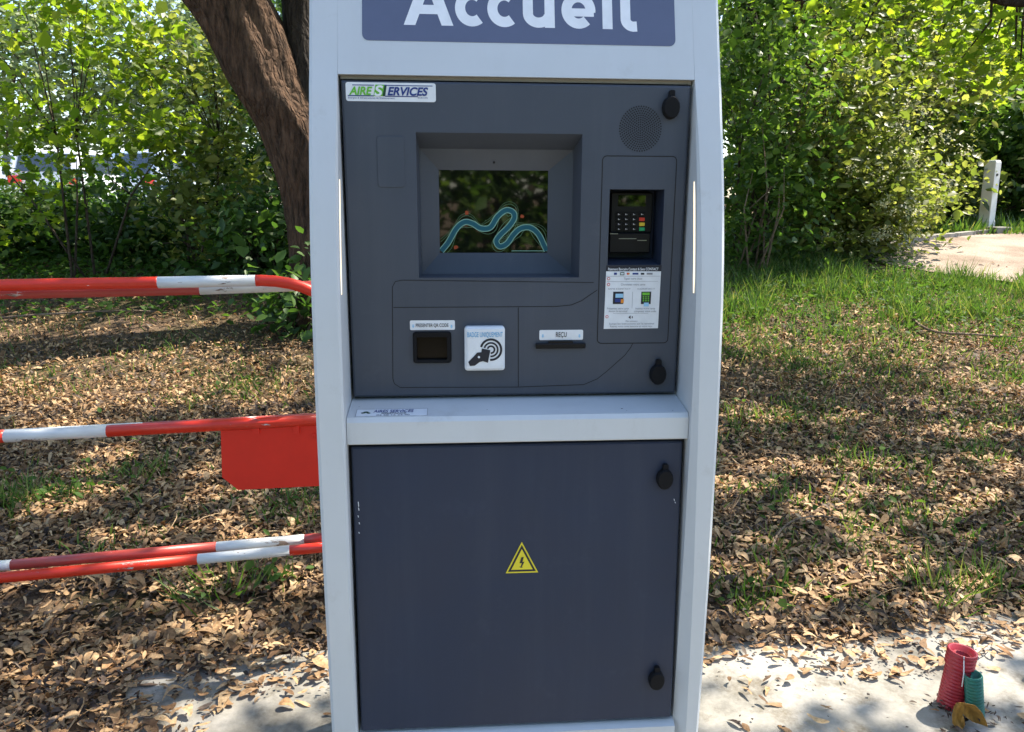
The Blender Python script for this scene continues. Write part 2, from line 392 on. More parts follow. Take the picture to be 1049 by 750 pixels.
udoor = mb.build('upper_door', M['slate'], kiosk); udoor['label'] = 'slate upper door with screen, readers and slots'
mb = MB(); mb.box(-W2 + .003, W2 - .003, .012, .03, dz1 + .0035, 1.6005); mb.build('gasket', M['gasket'], kiosk)
# display recess
o_ = scr_open; bk = krect(431, 153, 586, 280.5, .055)
O4 = lambda r: [(r[0], r[2]), (r[1], r[2]), (r[1], r[3]), (r[0], r[3])]
sc_ = krect(450, 174.5, 561, 259, .068)
mb = MB()
def ring3(mb, A, ya, Bq, yb): 
    n = len(A); vs = [(x, ya, z) for x, z in A] + [(x, yb, z) for x, z in Bq]
    mb.add(vs, [(i, n + i, n + (i + 1) % n, (i + 1) % n)[::-1] for i in range(n)])
mid = (bk[0] + .002, bk[1] - .002, bk[2] + .002, bk[3] - .002)
ring3(mb, O4(o_), 0, O4(bk), .055); ring3(mb, O4(bk), .055, O4(mid), .0555)
fl = (sc_[0] - .012, sc_[1] + .012, sc_[2] - .012, sc_[3] + .012)
ring3(mb, O4(mid), .0555, O4(sc_), .068)
hood = mb.build('screen_surround', M['slate'], kiosk)
d_ = KP(506, 166.5, (0, .06, 0)); mb = MB()
mb.add([(d_.x + .0022 * math.cos(a), .0585, d_.z + .0022 * math.sin(a)) for a in np.linspace(0, 6.283, 9)[:8]], [tuple(range(8))[::-1]]); mb.build('sensor', M['black'], hood)
mb = MB(); mb.box(sc_[0] + .0005, sc_[1] - .0005, .0682, .072, sc_[2] + .0005, sc_[3] - .0005); scr = mb.build('screen', M['glass'], kiosk)
def SP(zx, zy): p = KP(380 + zx * .24, 120 + zy * .24, (0, .068, 0)); return (p.x, p.z)
river = [(300, 572), (330, 535), (365, 475), (400, 448), (435, 455), (470, 475), (510, 470), (540, 425), (575, 398), (605, 405), (612, 430), (590, 465), (550, 505), (535, 530), (550, 552), (580, 540), (610, 500), (640, 475), (680, 472), (715, 500), (740, 550), (750, 570)]
def catmull(p, k=6):
    out = []
    P = [p[0]] + p + [p[-1]]
    for i in range(1, len(P) - 2):
        for j in range(k):
            t = j / k; a, b2, c, d = [np.array(q) for q in P[i - 1:i + 3]]
            out.append(tuple(.5 * ((2 * b2) + (c - a) * t + (2 * a - 5 * b2 + 4 * c - d) * t * t + (-a + 3 * b2 - 3 * c + d) * t ** 3)))
    return out + [p[-1]]
rv = [SP(*q) for q in catmull(river)]; sxy = abs(SP(100, 0)[0] - SP(0, 0)[0]) / 100
mb = MB()
for off_, w_ in ((26, 3), (-25, 3), (36, 2)):
    l_ = []
    for i in range(len(rv)):
        a, b2 = rv[max(0, i - 1)], rv[min(len(rv) - 1, i + 1)]; d_ = Vector((b2[0] - a[0], b2[1] - a[1])).normalized(); l_.append((rv[i][0] - d_.y * off_ * sxy * (.75 + .3 * math.sin(i * .4)), rv[i][1] + d_.x * off_ * sxy * (.75 + .3 * math.sin(i * .4))))
    l_ = [q for q in l_ if sc_[0] < q[0] < sc_[1] and sc_[2] < q[1] < sc_[3]]
    stroke(mb, l_, w_ * sxy, .06815 - .00002 * w_, 2)
stroke(mb, rv, 27 * sxy, .0680, 0); stroke(mb, rv, 19 * sxy, .0677, 1)
stroke(mb, [SP(600, 571), SP(752, 571)], 3 * sxy, .0680, 0)
M['river_dim'] = flat('screen contour line', (.05, .10, .055), .3, emit=.06)
mb.build('river_graphic', [M['river_edge'], M['river_blue'], M['river_dim']], scr)
for zx, zy, w in ((408, 408, 22), (362, 556, 24), (645, 424, 20)):
    mb = MB(); c = SP(zx, zy); pts = [(c[0] + w * sxy * .5 * math.cos(a) * random.uniform(.6, 1.2), c[1] + w * sxy * .5 * math.sin(a) * random.uniform(.6, 1.2)) for a in np.linspace(0, 6.283, 10)[:9]]
    mb.add([(x, .0679, z) for x, z in pts], [tuple(range(9))[::-1]])
    mb.build('screen_mark', M['screen_red'], scr)
# pressed cover plate, seams
mb = MB(); rplate(mb, krect(386.5, 139.5, 414.5, 192), .006, -.0016, .0, .0008); mb.build('cover_plate', M['slate'], kiosk)
mb = MB()
def kline(pts, w=.0013):
    q = [KP(*p) for p in pts]; stroke(mb, [(p.x, p.z) for p in q], w, -.0004)
kline([(608, 289.5), (412, 287), (405, 288.5), (402, 294), (402.5, 388), (404, 393), (410, 397), (531, 396.5), (598, 394), (612, 388), (622, 380), (640, 364), (646, 356), (648, 352)])
kline([(403, 315), (570, 314), (585, 312.5), (596, 308), (603, 303), (612, 297)]); kline([(531, 315), (531, 396)])
mb.build('panel_seam', M['gap'], kiosk)
# speaker grille
mb = MB(); c = KP(656, 132); rr = abs(KP(677, 132).x - c.x)
def disc(mb, x, z, r, y, n=6, mi=0):
    mb.add([(x + r * math.cos(2 * math.pi * k / n), y, z + r * math.sin(2 * math.pi * k / n)) for k in range(n)], [tuple(range(n))[::-1]], mi)
for k in range(1, 11):
    rad = rr * k / 10; n = [6, 12, 18, 24, 30, 36, 40, 44, 48, 52][k - 1]
    for j in range(n):
        a = 2 * math.pi * (j + .5 * (k % 2)) / n; disc(mb, c.x + rad * math.cos(a), c.z + rad * math.sin(a) * 1.03, .00148, -.0005)
disc(mb, c.x, c.z, .0012, -.0005)
mb.build('speaker_grille', M['gap'], kiosk)
# locks
def lock(px, py, ly, sc=1):
    p = KP(px, py, (0, ly - .01, 0)); mb = MB()
    w, h = .0155 * sc, .0195 * sc; octa = [(p.x + w * math.cos(a) * (1 if abs(math.sin(a)) < .95 else .95), p.z + h * math.sin(a) * 1.02) for a in (R(22.5 * k) for k in range(16))]
    inn = [(p.x + (x - p.x) * .86, p.z + (z - p.z) * .86) for x, z in octa]
    slab_shape(mb, octa, ly - .014, ly - .0015, 0, .004, inn)
    tb = rrect(p.x - .0045, p.x + .0055, p.z + h * .7, p.z + h * 1.5, .003); slab_shape(mb, tb, ly - .0095, ly - .001)
    cr = [(p.x + .019 * sc * math.cos(a), p.z + .019 * sc * math.sin(a)) for a in (R(15 * k) for k in range(24))]
    o = mb.build('lock_cover', M['rubber'], kiosk)
    mb = MB(); slab_shape(mb, [(p.x + (x - p.x) * .8, p.z + (z - p.z) * .8) for x, z in cr], ly - .006, ly - .0002); mb.build('lock_ring', M['black'], o)
lock(688, 110, 0); lock(674.5, 384, 0)
# card terminal
pl = krect(614.5, 160, 688.5, 351.5); mb = MB()
x0, x1, z0, z1 = pl
outl = rrect(x0, x1, z0, z1, .008)
q = [(x, z) for x, z in outl]; stroke(mb, q, .0016, -.0004, 0, True); mb.build('panel_seam', M['gap'], kiosk)
t_ = term_open; tb = krect(624.5, 196.5, 668.5, 262, .05)
mb = MB(); mb_in = (tb[0], tb[1], tb[2], tb[3])
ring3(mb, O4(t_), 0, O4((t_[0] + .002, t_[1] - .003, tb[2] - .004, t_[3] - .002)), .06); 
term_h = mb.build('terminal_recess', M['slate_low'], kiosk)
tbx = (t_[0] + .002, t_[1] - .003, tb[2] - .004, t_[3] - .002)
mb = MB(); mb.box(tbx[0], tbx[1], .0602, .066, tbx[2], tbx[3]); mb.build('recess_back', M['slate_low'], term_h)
mb = MB(); TB = krect(625.5, 197, 668.5, 239, .04); TLo = krect(623.5, 238.5, 665.5, 259, .036)
rplate(mb, TB, .004, .040, .0598, .002); rplate(mb, TLo, .003, .030, .0597, .002)
term = mb.build('card_terminal', M['black'], kiosk)
def trect(x0, y0, x1, y1, ly=.039): return krect(x0, y0, x1, y1, ly)
mb = MB(); rplate(mb, trect(633.5, 200.2, 661.5, 211.5), .001, .0388, .0402); mb.build('terminal_screen', M['glass'], term)
mb = MB(); colr = {0: 2, 1: 3, 2: 4}
def key(rc, mat, gl=True):
    mb = MB(); rplate(mb, rc, .0012, .0376, .0402, .0006); k = mb.build('key', mat, term)
    if gl:
        g = MB(); cx, cz = (rc[0] + rc[1]) / 2, (rc[2] + rc[3]) / 2
        g.add([(cx - .0014, .0374, cz - .0013), (cx - .0002, .0374, cz - .0013), (cx - .0002, .0374, cz + .0013), (cx - .0014, .0374, cz + .0013)], [(0, 1, 2, 3)])
        g.add([(cx + .0006, .0374, cz - .0008), (cx + .0022, .0374, cz - .0008), (cx + .0022, .0374, cz), (cx + .0006, .0374, cz)], [(0, 1, 2, 3)])
        g.v = g.v; gi.v += []; off = len(gi.v); gi.v += g.v; gi.f += [tuple(i + off for i in f) for f in g.f]; gi.m += g.m
gi = MB()
for r_, zy in enumerate((219.6, 224.7, 229.7, 234.7)):
    for c_, zx in enumerate((633.8, 641.3, 649.2)):
        key(trect(zx - 3, zy - 1.9, zx + 3, zy + 1.9), M['black'])
for zy, mt in ((219.6, 'black'), (224.7, 'red_key'), (229.8, 'yellow_key'), (234.8, 'green_key')):
    key(trect(654.7, zy - 1.8, 660.4, zy + 1.8), M[mt], mt == 'black')
gi.build('key_glyphs', M['glyph'], term)
mb = MB()
mb.box(*[*trect(634, 244, 652, 244.7, .029)[:2], .0292, .0302, *trect(634, 244.2, 652, 244.9, .029)[2:]])
mb.box(*[*trect(653, 246, 662.5, 246, .029)[:2], .0292, .0302, *trect(653, 246, 662.5, 246.7, .029)[2:]])
mb.box(*[*trect(625, 239.6, 633, 239, .029)[:2], .0291, .0302, *trect(625, 239.2, 633, 239.9, .029)[2:]])
mb.build('card_slot', M['chrome'], term)
# instruction sticker
def quadpx(mb, pts, yf, yb=0.0, mi=0):
    q = [KP(px, py, (0, yf, 0)) for px, py in pts]; slab_shape(mb, [(p.x, p.z) for p in q], yf, yb, mi)
mb = MB(); quadpx(mb, [(621.2, 271.8), (678, 271.8), (677.3, 278.2), (621, 278.2)], -.0006); isb = mb.build('sticker_header', M['ink'], kiosk)
mb = MB(); quadpx(mb, [(621, 278), (677.2, 278), (674, 336.3), (618.5, 337)], -.0009); ist = mb.build('instruction_sticker', M['sticker'], kiosk)
def ktext(name, body, mat, parent, x0, zbpx, x1, ztpx, ly=-.0018, bold=0, shear=0, cap=True, space=1):
    a = KP(x0, zbpx, (0, ly, 0)); b2 = KP(x1, zbpx, (0, ly, 0)); c = KP((x0 + x1) / 2, ztpx, (0, ly, 0)); d = KP((x0 + x1) / 2, zbpx, (0, ly, 0))
    return text(name, body, mat, parent, a.x, b2.x, d.z, c.z, ly, bold, shear, None, cap, space)
ktext('lettering', 'Paiement Bancaire Contact & Sans CONTACT', M['sticker'], isb, 623, 277, 674.5, 274.2, bold=.012)
for body, x0, yb, x1, yt in (('Tapez votre choix', 639, 286.5, 658, 284.2), ('Choisissez votre carte', 636, 292.5, 661, 290.3), ('Présentez votre carte', 622, 317, 644, 315), ('devant le terminal', 623.5, 319.7, 642.5, 317.7), ('Insérez votre carte', 651, 317, 671, 315), ('composez votre code', 649.5, 319.7, 672, 317.7), ('Mon assistance', 641, 329.8, 653, 328), ('Suivez les instructions sur le terminal', 624, 332.5, 670, 330.6), ('Retirez votre carte bancaire et votre reçu', 625, 335.2, 668, 333.3), ('SANS CONTACT', 623, 296.7, 646, 295.2), ('CONTACT', 653, 296.7, 671, 295.2)):
    ktext('lettering', body, M['greyink'], ist, x0, yb, x1, yt)
def px_rect(mb, x0, y0, x1, y1, ly, mi=0):
    r = krect(x0, y0, x1, y1, ly); mb.add([(r[0], ly, r[2]), (r[1], ly, r[2]), (r[1], ly, r[3]), (r[0], ly, r[3])], [(0, 1, 2, 3)], mi)
mb = MB()   # pictograms
px_rect(mb, 629, 279.4, 632, 281.6, -.0016, 1); px_rect(mb, 635.3, 279, 639.6, 282, -.0016, 2); px_rect(mb, 636, 279.9, 639, 281.2, -.0019, 6)
p = KP(643, 280.5, (0, -.0016, 0)); disc(mb, p.x, p.z, .0019, -.0016, 10, 3); disc(mb, p.x + .002, p.z, .0018, -.0018, 10, 4)
px_rect(mb, 648, 279.6, 654, 281.4, -.0016, 1); px_rect(mb, 656.5, 279.6, 660, 281.5, -.0016, 0); px_rect(mb, 662.5, 279.6, 668.5, 281.4, -.0016, 5)
for px, py in ((623.5, 285.5), (623.4, 291.5), (621.8, 324.5)):
    p = KP(px, py, (0, -.0016, 0)); disc(mb, p.x, p.z, .0029, -.0016, 12, 3); disc(mb, p.x, p.z, .0018, -.0019, 10, 6)
for x0, x1 in ((628, 638.6), (656.8, 666.8)):
    px_rect(mb, x0, 298.9, x1, 311.5, -.0016, 0)
px_rect(mb, 630.5, 301, 638.5, 305, -.0019, 7); px_rect(mb, 630, 306, 636, 309.5, -.0019, 1); px_rect(mb, 636, 306.5, 639, 310.5, -.0021, 4)
px_rect(mb, 658, 299.8, 665.5, 302.5, -.0019, 8)
for i in range(3):
    for j in range(3): px_rect(mb, 658.4 + 2.5 * i, 303.6 + 2 * j, 660 + 2.5 * i, 304.8 + 2 * j, -.0019, 8)
px_rect(mb, 659.5, 310, 664.6, 314, -.0021, 7)
px_rect(mb, 620.5, 282.9, 675.8, 283.15, -.0016, 5); px_rect(mb, 622, 288.2, 674, 288.45, -.0016, 5); px_rect(mb, 647.6, 299, 647.9, 316, -.0016, 5); px_rect(mb, 628, 321, 664, 321.25, -.0016, 5)
p = [KP(a, b2, (0, -.0016, 0)) for a, b2 in ((643.7, 325), (646, 323.2), (646, 326.9))]; mb.add([(q.x, q.y, q.z) for q in p], [(0, 2, 1)], 0)
px_rect(mb, 647.2, 324, 648.2, 326, -.0016, 0)
mb.build('pictograms', [M['ink'], M['navy'], M['dgreen'], M['redink'], M['orangeink'], M['greyink'], M['sticker'], M['paleblue'], M['green']], ist)
# logo sticker
mb = MB(); q = [KP(x, y) for x, y in ((353.8, 82.5), (446.3, 85.3), (446.3, 105.3), (354.2, 103))]
lx0, lx1 = q[0].x, q[1].x; lz1 = (q[0].z + q[1].z) / 2; lz0 = (q[2].z + q[3].z) / 2; lz1 = min(lz1, dz1 - .003)
mb = MB(); rplate(mb, (lx0, lx1, lz0, lz1), .004, -.0008, 0.0); logo = mb.build('logo_sticker', M['sticker'], kiosk)
lw_, lh_ = lx1 - lx0, lz1 - lz0
U = lambda a: lx0 + lw_ * a
V = lambda a: lz1 - lh_ * a
text('lettering', 'AIRE', M['green'], logo, U(.035), U(.295), V(.66), V(.22), -.0018, .03, .25)
text('lettering', 'ERVICES', M['navy'], logo, U(.462), U(.915), V(.66), V(.22), -.0018, .03, .25)
text('lettering', 'Energies & Infrastructures de Stationnement', M['navy'], logo, U(.025), U(.54), V(.87), V(.77), -.0018)
text('lettering', 'EUROPE', M['navy'], logo, U(.80), U(.91), V(.82), V(.75), -.0018)
mb = MB()
def lq(a, b2, c, d, mi, y=-.0014): mb.add([(U(a), y, V(d)), (U(b2), y, V(d)), (U(b2), y, V(c)), (U(a), y, V(c))], [(0, 1, 2, 3)], mi)
lq(.075, .315, .13, .17, 0); lq(.43, .965, .13, .17, 0); lq(.022, .31, .69, .74, 0); lq(.43, .80, .70, .745, 0)
mb.add([(U(.305), -.0014, V(.72)), (U(.405), -.0014, V(.72)), (U(.43), -.0014, V(.12)), (U(.33), -.0014, V(.12))], [(0, 1, 2, 3)], 1)
mb.add([(U(.405), -.0013, V(.72)), (U(.435), -.0013, V(.72)), (U(.455), -.0013, V(.12)), (U(.43), -.0013, V(.12))], [(0, 1, 2, 3)], 2)
mb.build('logo_bars', [M['navy'], M['green'], M['dgreen']], logo)
text('lettering', 'S', M['sticker'], logo, U(.315), U(.415), V(.70), V(.14), -.0021, .03, .2)
# QR reader
mb = MB(); oq = krect(423, 340, 462.5, 372.5, -.004)
n_out = rrect(*oq, .006); inn = rrect(*qr_open, .003)
ring_plate(mb, n_out[::-1], rrect(oq[0] + .002, oq[1] - .002, oq[2] + .002, oq[3] - .002, .005)[::-1], 0.0, -.006)
ring_plate(mb, rrect(oq[0] + .002, oq[1] - .002, oq[2] + .002, oq[3] - .002, .005)[::-1], inn[::-1], -.006, -.005); ring_plate(mb, inn[::-1], inn[::-1], -.005, .02)
qr = mb.build('code_reader', M['rubber'], kiosk)
mb = MB(); mb.box(qr_open[0], qr_open[1], .006, .012, qr_open[2], qr_open[3]); mb.build('reader_window', M['qrglass'], qr)
def label(rcpx, body, tx, arrows, nm='reader_label'):
    mb = MB(); rc = krect(*rcpx); rplate(mb, rc, .0025, -.0008, 0.0); o = mb.build(nm, M['sticker'], kiosk)
    ktext('lettering', body, M['ink'], o, tx[0], tx[1], tx[2], tx[3], bold=.006)
    for px, py in arrows:
        mb = MB(); p = KP(px, py); w = .0025
        mb.add([(p.x - w, -.0014, p.z), (p.x, -.0014, p.z - .004), (p.x + w, -.0014, p.z)], [(0, 1, 2)])
        a_ = -.0014; mb.v = []; mb.f = []; mb.m = []
        mb.add([(p.x - w, a_, p.z), (p.x, a_, p.z - .004), (p.x + w, a_, p.z), (p.x + w * .5, a_, p.z), (p.x + w * .5, a_, p.z + .003), (p.x - w * .5, a_, p.z + .003), (p.x - w * .5, a_, p.z)], [(0, 1, 2, 3, 6), (6, 3, 4, 5)])
        mb.build('arrow', M['paleblue'], o)
    return o
label((420, 328.2, 466, 338), 'PRESENTER QR CODE', (426, 335, 459.5, 331.3), ((423.3, 334), (462.5, 334.3)))
label((552.5, 338, 597.2, 348.2), 'REÇU', (569.5, 345.2, 580.5, 340), ((556, 344), (593.5, 344)), 'receipt_label')
# badge reader
mb = MB(); br = krect(476, 335, 517.3, 380, -.016); rplate(mb, br, .006, -.016, 0.0, .004); bd = mb.build('badge_reader', M['sticker'], kiosk)
mb = MB(); rplate(mb, (br[0] + .006, br[1] - .006, br[2] + .006, br[3] - .006), .003, -.0168, -.0155); mb.build('badge_face', M['sticker'], bd)
ktext('lettering', 'BADGE UNIQUEMENT', M['blue'], bd, 478.8, 345.4, 515, 340.0, -.0178, 0, space=1.06)
def BP(zx, zy): p = KP(400 + zx * .20973, 300 + zy * .20973, (0, -.0176, 0)); return (p.x, p.z)
mb = MB(); s_ = abs(BP(100, 0)[0] - BP(0, 0)[0]) / 100
for rd, w in ((50, 11), (33, 9), (17, 9)):
    pts = [BP(491 + rd * math.cos(a), 278 + rd * math.sin(a)) for a in np.linspace(R(-165), R(95), 22)]; stroke(mb, pts, w * s_, -.0174)
mb.add([(x, -.0178, z) for x, z in [BP(446, 272), BP(440, 330), BP(476, 342), BP(488, 280)]], [(0, 1, 2, 3)])
mb.add([(x, -.0176, z) for x, z in [BP(380, 338), BP(388, 358), BP(412, 356), BP(436, 338), BP(452, 334), BP(446, 290), BP(424, 292), BP(406, 312)]], [tuple(range(8))])
disc(mb, *BP(432, 314), 6 * s_, -.0181, 8, 1)
mb.build('badge_pictogram', [M['ink'], M['sticker']], bd)
# receipt slot
mb = MB(); rs = krect(549, 352, 600, 357.2, -.008); rplate(mb, rs, .002, -.008, 0, .0015); rs2 = krect(562, 349.8, 587, 352.6, -.006); rplate(mb, rs2, .0012, -.006, 0); sl_o = mb.build('receipt_slot', M['black'], kiosk)
# ledge sticker: laid on the sloping top
la, lb_ = Vector((0, .012, ledge_z0 - .002)), Vector((0, -.071, CR + .004)); ldir = (lb_ - la).normalized(); lnrm = Vector((1, 0, 0)).cross(ldir).normalized()
if lnrm.z < 0: lnrm = -lnrm
def LPX(px, py): return KP(px, py, la, lnrm)
qs = [LPX(365.5, 421), (LPX(438.5, 418)), LPX(438.8, 430.2), LPX(365.8, 432.3)]
fx0, fx1 = qs[0].x, qs[1].x; d0 = ((qs[0] - la).dot(ldir) + (qs[1] - la).dot(ldir)) / 2; d1 = min(((qs[2] - la).dot(ldir) + (qs[3] - la).dot(ldir)) / 2, (lb_ - la).length - .002)
def lpl(u, w, off): return tuple(Vector((u, 0, 0)) + Vector((0, la.y, la.z)) + ldir * w + lnrm * off)
mb = MB(); mb.loft([[lpl(fx0, d1, o), lpl(fx1, d1, o), lpl(fx1, d0, o), lpl(fx0, d0, o)] for o in (.0002, .0009)]); fst = mb.build('ledge_sticker', M['sticker'], kiosk)
D = d1 - d0; Wd = fx1 - fx0
for body, a, b2, c, d, mt in (('AIRES SERVICES', .24, .8, .50, .12, 'navy'), ('ASSISTANCE', .35, .7, .70, .54, 'ink'), ('04 68 12 24 40', .29, .75, .93, .76, 'greyink')):
    text('lettering', body, M[mt], fst, fx0 + Wd * a, fx0 + Wd * b2, 1 - c, 1 - d, 0, .01, .15 if mt == 'navy' else 0, lambda u, w: lpl(u, d0 + D * (1 - w), .0016))
mb = MB(); c0 = (fx0 + Wd * .13, d0 + D * .5)
for dx, dw, r in ((-.004, .001, .004), (.001, -.002, .005), (.006, .002, .0035)):
    mb.add([lpl(c0[0] + dx + r * math.cos(a), c0[1] + dw + r * .6 * math.sin(a), .0014 + r * .05) for a in np.linspace(0, 6.283, 9)[:8]], [tuple(range(8))[::-1]])
mb.build('ledge_logo', M['dgreen'], fst)
mb = MB(); ew = .0008
for a in ((fx0, fx0 + ew, d0, d1), (fx1 - ew, fx1, d0, d1), (fx0 + ew, fx1 - ew, d0, d0 + ew), (fx0 + ew, fx1 - ew, d1 - ew, d1)):
    mb.add([lpl(a[0], a[3], .0013), lpl(a[1], a[3], .0013), lpl(a[1], a[2], .0013), lpl(a[0], a[2], .0013)], [(0, 1, 2, 3)])
mb.build('sticker_border', M['greyink'], fst)
# lower door
def dyz(z): return -.069 + (-.093 + .069) * (.955 - z) / (.955 - .383)
dn = Vector((0, .572, .024 * -1)).normalized()   # door plane normal
dn = Vector((0, 1, -(.024) / .572)).normalized()
def DP(px, py): return KP(px, py, (0, dyz(.955), .955), dn)
c4 = [DP(361.5, 459.5), DP(703, 451.5), DP(690.5, 735), DP(367.5, 749.5)]
e0, e1 = -W2 + .006, W2 - .007; ez1 = (c4[0].z + c4[1].z) / 2; ez0 = (c4[2].z + c4[3].z) / 2
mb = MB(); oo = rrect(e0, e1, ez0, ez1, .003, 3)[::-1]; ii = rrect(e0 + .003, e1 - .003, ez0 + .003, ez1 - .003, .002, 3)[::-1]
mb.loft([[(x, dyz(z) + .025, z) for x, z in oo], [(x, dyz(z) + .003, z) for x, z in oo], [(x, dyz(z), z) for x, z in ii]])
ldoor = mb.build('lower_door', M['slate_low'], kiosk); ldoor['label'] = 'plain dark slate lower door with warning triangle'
mb = MB(); mb.box(-W2 + .001, W2 - .001, -.055, -.05, .36, LB - .002); mb.build('inner_lining', M['gap'], kiosk)
for px, py in ((681.5, 491.5), (673, 698)):
    p = DP(px, py); lock(px, py, dyz(p.z))
tri = [DP(534.5, 555), DP(518, 587.2), DP(551.3, 586.2)]
def trisc(k, off):
    c = (tri[0] + tri[1] + tri[2]) / 3; return [(c + (p - c) * k) + Vector((0, -off, 0)) for p in tri]
mb = MB(); mb.loft([[tuple(p) for p in trisc(1, .0002)], [tuple(p) for p in trisc(1, .0008)]], 0)
mb.add([tuple(p) for p in trisc(.86, .0012)], [(0, 1, 2)], 1); mb.add([tuple(p) for p in trisc(.66, .0016)], [(0, 1, 2)], 0)
c = (tri[0] + tri[1] + tri[2]) / 3; k = .0015
mb.add([(c.x + a * k, c.y - .0020 - (.0002 if i > 9 else 0), c.z + b2 * k) for i, (a, b2) in enumerate([(2.2, 8), (-.8, 7.6), (-3, -.5), (-.2, -.2), (-1.6, -5), (-3, -4.4), (-1.5, -9), (1.2, -5.5), (-.1, -5.4), (3.2, 1.6), (.6, 1.2)])], [tuple(range(11))], 1)
mb.build('warning_sign', [M['yellow'], M['ink']], ldoor)
for px, py, l in ((366.6, 514, 5), (366.9, 520, 3), (366.4, 528, 2), (367.5, 535, 2), (367.2, 545, 1.5), (690, 511, 2), (691, 514, 1.5)):
    mb = MB(); p, p2 = DP(px, py), DP(px + .6, py + l); mb.add([(p.x, p.y - .0006, p.z), (p.x + .0014, p.y - .0006, p.z), (p2.x + .0012, p2.y - .0006, p2.z), (p2.x, p2.y - .0006, p2.z)], [(0, 3, 2, 1)]); mb.build('scratch', M['sticker'], ldoor)
for px, py, r in ((499, 420, .0012), (637, 419, .0022), (642, 421, .001), (689, 421, .0013), (368, 417, .001)):
    mb = MB(); p = LPX(px, py) + lnrm * .0008; mb.add([tuple(p + Vector((r * math.cos(a), 0, 0)) + ldir * r * .7 * math.sin(a)) for a in np.linspace(0, 6.283, 7)[:6]], [tuple(range(6))]); mb.build('paint_chip', M['ink'], kiosk)
# lamp strips in the cheeks
for s in (-1, 1):
    mb = MB(); za, zb2 = KP(713, 300, (0, -.06, 0)).z, KP(713, 186, (0, -.04, 0)).z
    rings = []
    for k in range(9):
        z = za + (zb2 - za) * k / 8; y, c = smoothprof(z); yy = y + (.016 + c * .9 if s > 0 else .020)
        w = .0034 if 0 < k < 8 else .0015
        rings.append([(s * (W2 - .0007), yy - w, z), (s * (W2 + .0003), yy - w, z), (s * (W2 + .0003), yy + w, z), (s * (W2 - .0007), yy + w, z)])
    mb.loft(rings); mb.build('lamp_strip', M['led'], kiosk)

# ------------------------------------------------------------------ barriers
def rail(name, pts, bands, rad, mats, parent, n=14):
    # pts: pixel polyline with Y; bands: px intervals painted white
    mb = MB(); P = []
    for (x0, y0, Y0), (x1, y1, Y1) in zip(pts, pts[1:]):
        cuts = sorted({x0, x1} | {b2 for bd in bands for b2 in bd if min(x0, x1) < b2 < max(x0, x1)})
        if x1 < x0: cuts = cuts[::-1]
        for a in cuts:
            t = (a - x0) / (x1 - x0) if x1 != x0 else 0
            if not P or P[-1][0] != a: P.append((a, y0 + (y1 - y0) * t, Y0 + (Y1 - Y0) * t))
    runs = []
    for a, b2 in zip(P, P[1:]):
        mx = (a[0] + b2[0]) / 2; w = any(l < mx < r for l, r in bands)
        if runs and runs[-1][0] == w: runs[-1][1].append(at(*b2))
        else: runs.append((w, [at(*a), at(*b2)]))
    for w, q in runs: mb.tube(q, rad, n, 1 if w else 0, caps=True)
    return mb.build(name, mats, parent, smooth=False)
def smoothobj(o):
    o.data.polygons.foreach_set('use_smooth', [len(p.vertices) == 4 for p in o.data.polygons]); return o
def Yl(px, off=0): return 2.0 + .15 * (px / 328) + off
fb = empty('swing_barrier', at(-300, 592, Yl(-300)).xy.to_3d(), 0, label='nearer red and white swing barrier with a red plate on its middle rail', cat='barrier')
FBI = -Vector(fb.location)
def under(o, p): o.parent = p; o.matrix_parent_inverse = Matrix.Translation(-Vector(p.location)); return o
RW = [M['rail_red'], M['rail_white']]
def arc_end(x0, y0, x1, y1, k=6):
    return [(x0 + (x1 - x0) * math.sin(a), y0 + (y1 - y0) * (1 - math.cos(a)), Yl(x0 + (x1 - x0) * math.sin(a))) for a in np.linspace(0, R(90), k)]
top = [(-300, 297, Yl(-300)), (0, 292.3, Yl(0)), (160, 289.5, Yl(160)), (268, 287.4, Yl(268))] + arc_end(268, 287.4, 352, 338, 10)[1:] + [(354, 556, Yl(353))]
under(smoothobj(rail('top_rail', top, [(162, 262)], .016, RW, None)), fb)
under(smoothobj(rail('middle_rail', [(-300, 494, Yl(-300)), (0, 447.5, Yl(0)), (386, 427, Yl(386))], [(5, 110)], .0165, RW, None)), fb)
under(smoothobj(rail('bottom_rail', [(-300, 622, Yl(-300)), (0, 592, Yl(0)), (386, 555.5, Yl(386))], [(203, 297)], .0155, RW, None)), fb)
mb = MB(); pp = [(226, 439), (227.5, 489), (244, 502), (345, 497), (345, 432)]
f = [at(x, y, Yl(x, -.004)) for x, y in pp]; bk_ = [at(x, y, Yl(x, -.004)) + Vector((0, .006, 0)) for x, y in pp]
mb.loft([bk_, f]); plate = under(mb.build('plate', M['plate_red'], None), fb)
for px in (262, 303):
    mb = MB(); a = at(px, 437, Yl(px, -.010)); mb.box(a.x - .009, a.x + .009, a.y, a.y + .014, a.z - .022, a.z + .004); o = mb.build('tab', M['plate_red'], None); under(o, fb)
mb = MB(); a = at(322, 446, Yl(322, -.005)); mb.lathe([(.001, .006), (.005, .005), (.006, 0)], Matrix.Translation(a) @ Matrix.Rotation(R(90), 4, 'X'), 10); under(mb.build('bolt', M['plate_red'], None), fb)
mb = MB(); p = at(-300, 297, Yl(-300)); mb.tube([(p.x, p.y, p.z + .03), (p.x, p.y, 0)], .03, 14); under(mb.build('post', M['rail_red'], None, True), fb)
bb = empty('swing_barrier', at(-330, 592, Yl(-330, .07)).xy.to_3d(), 0, label='faded red and white barrier standing just behind the nearer one', cat='barrier')
RO = [M['rail_old'], M['rail_white']]
b0 = .045
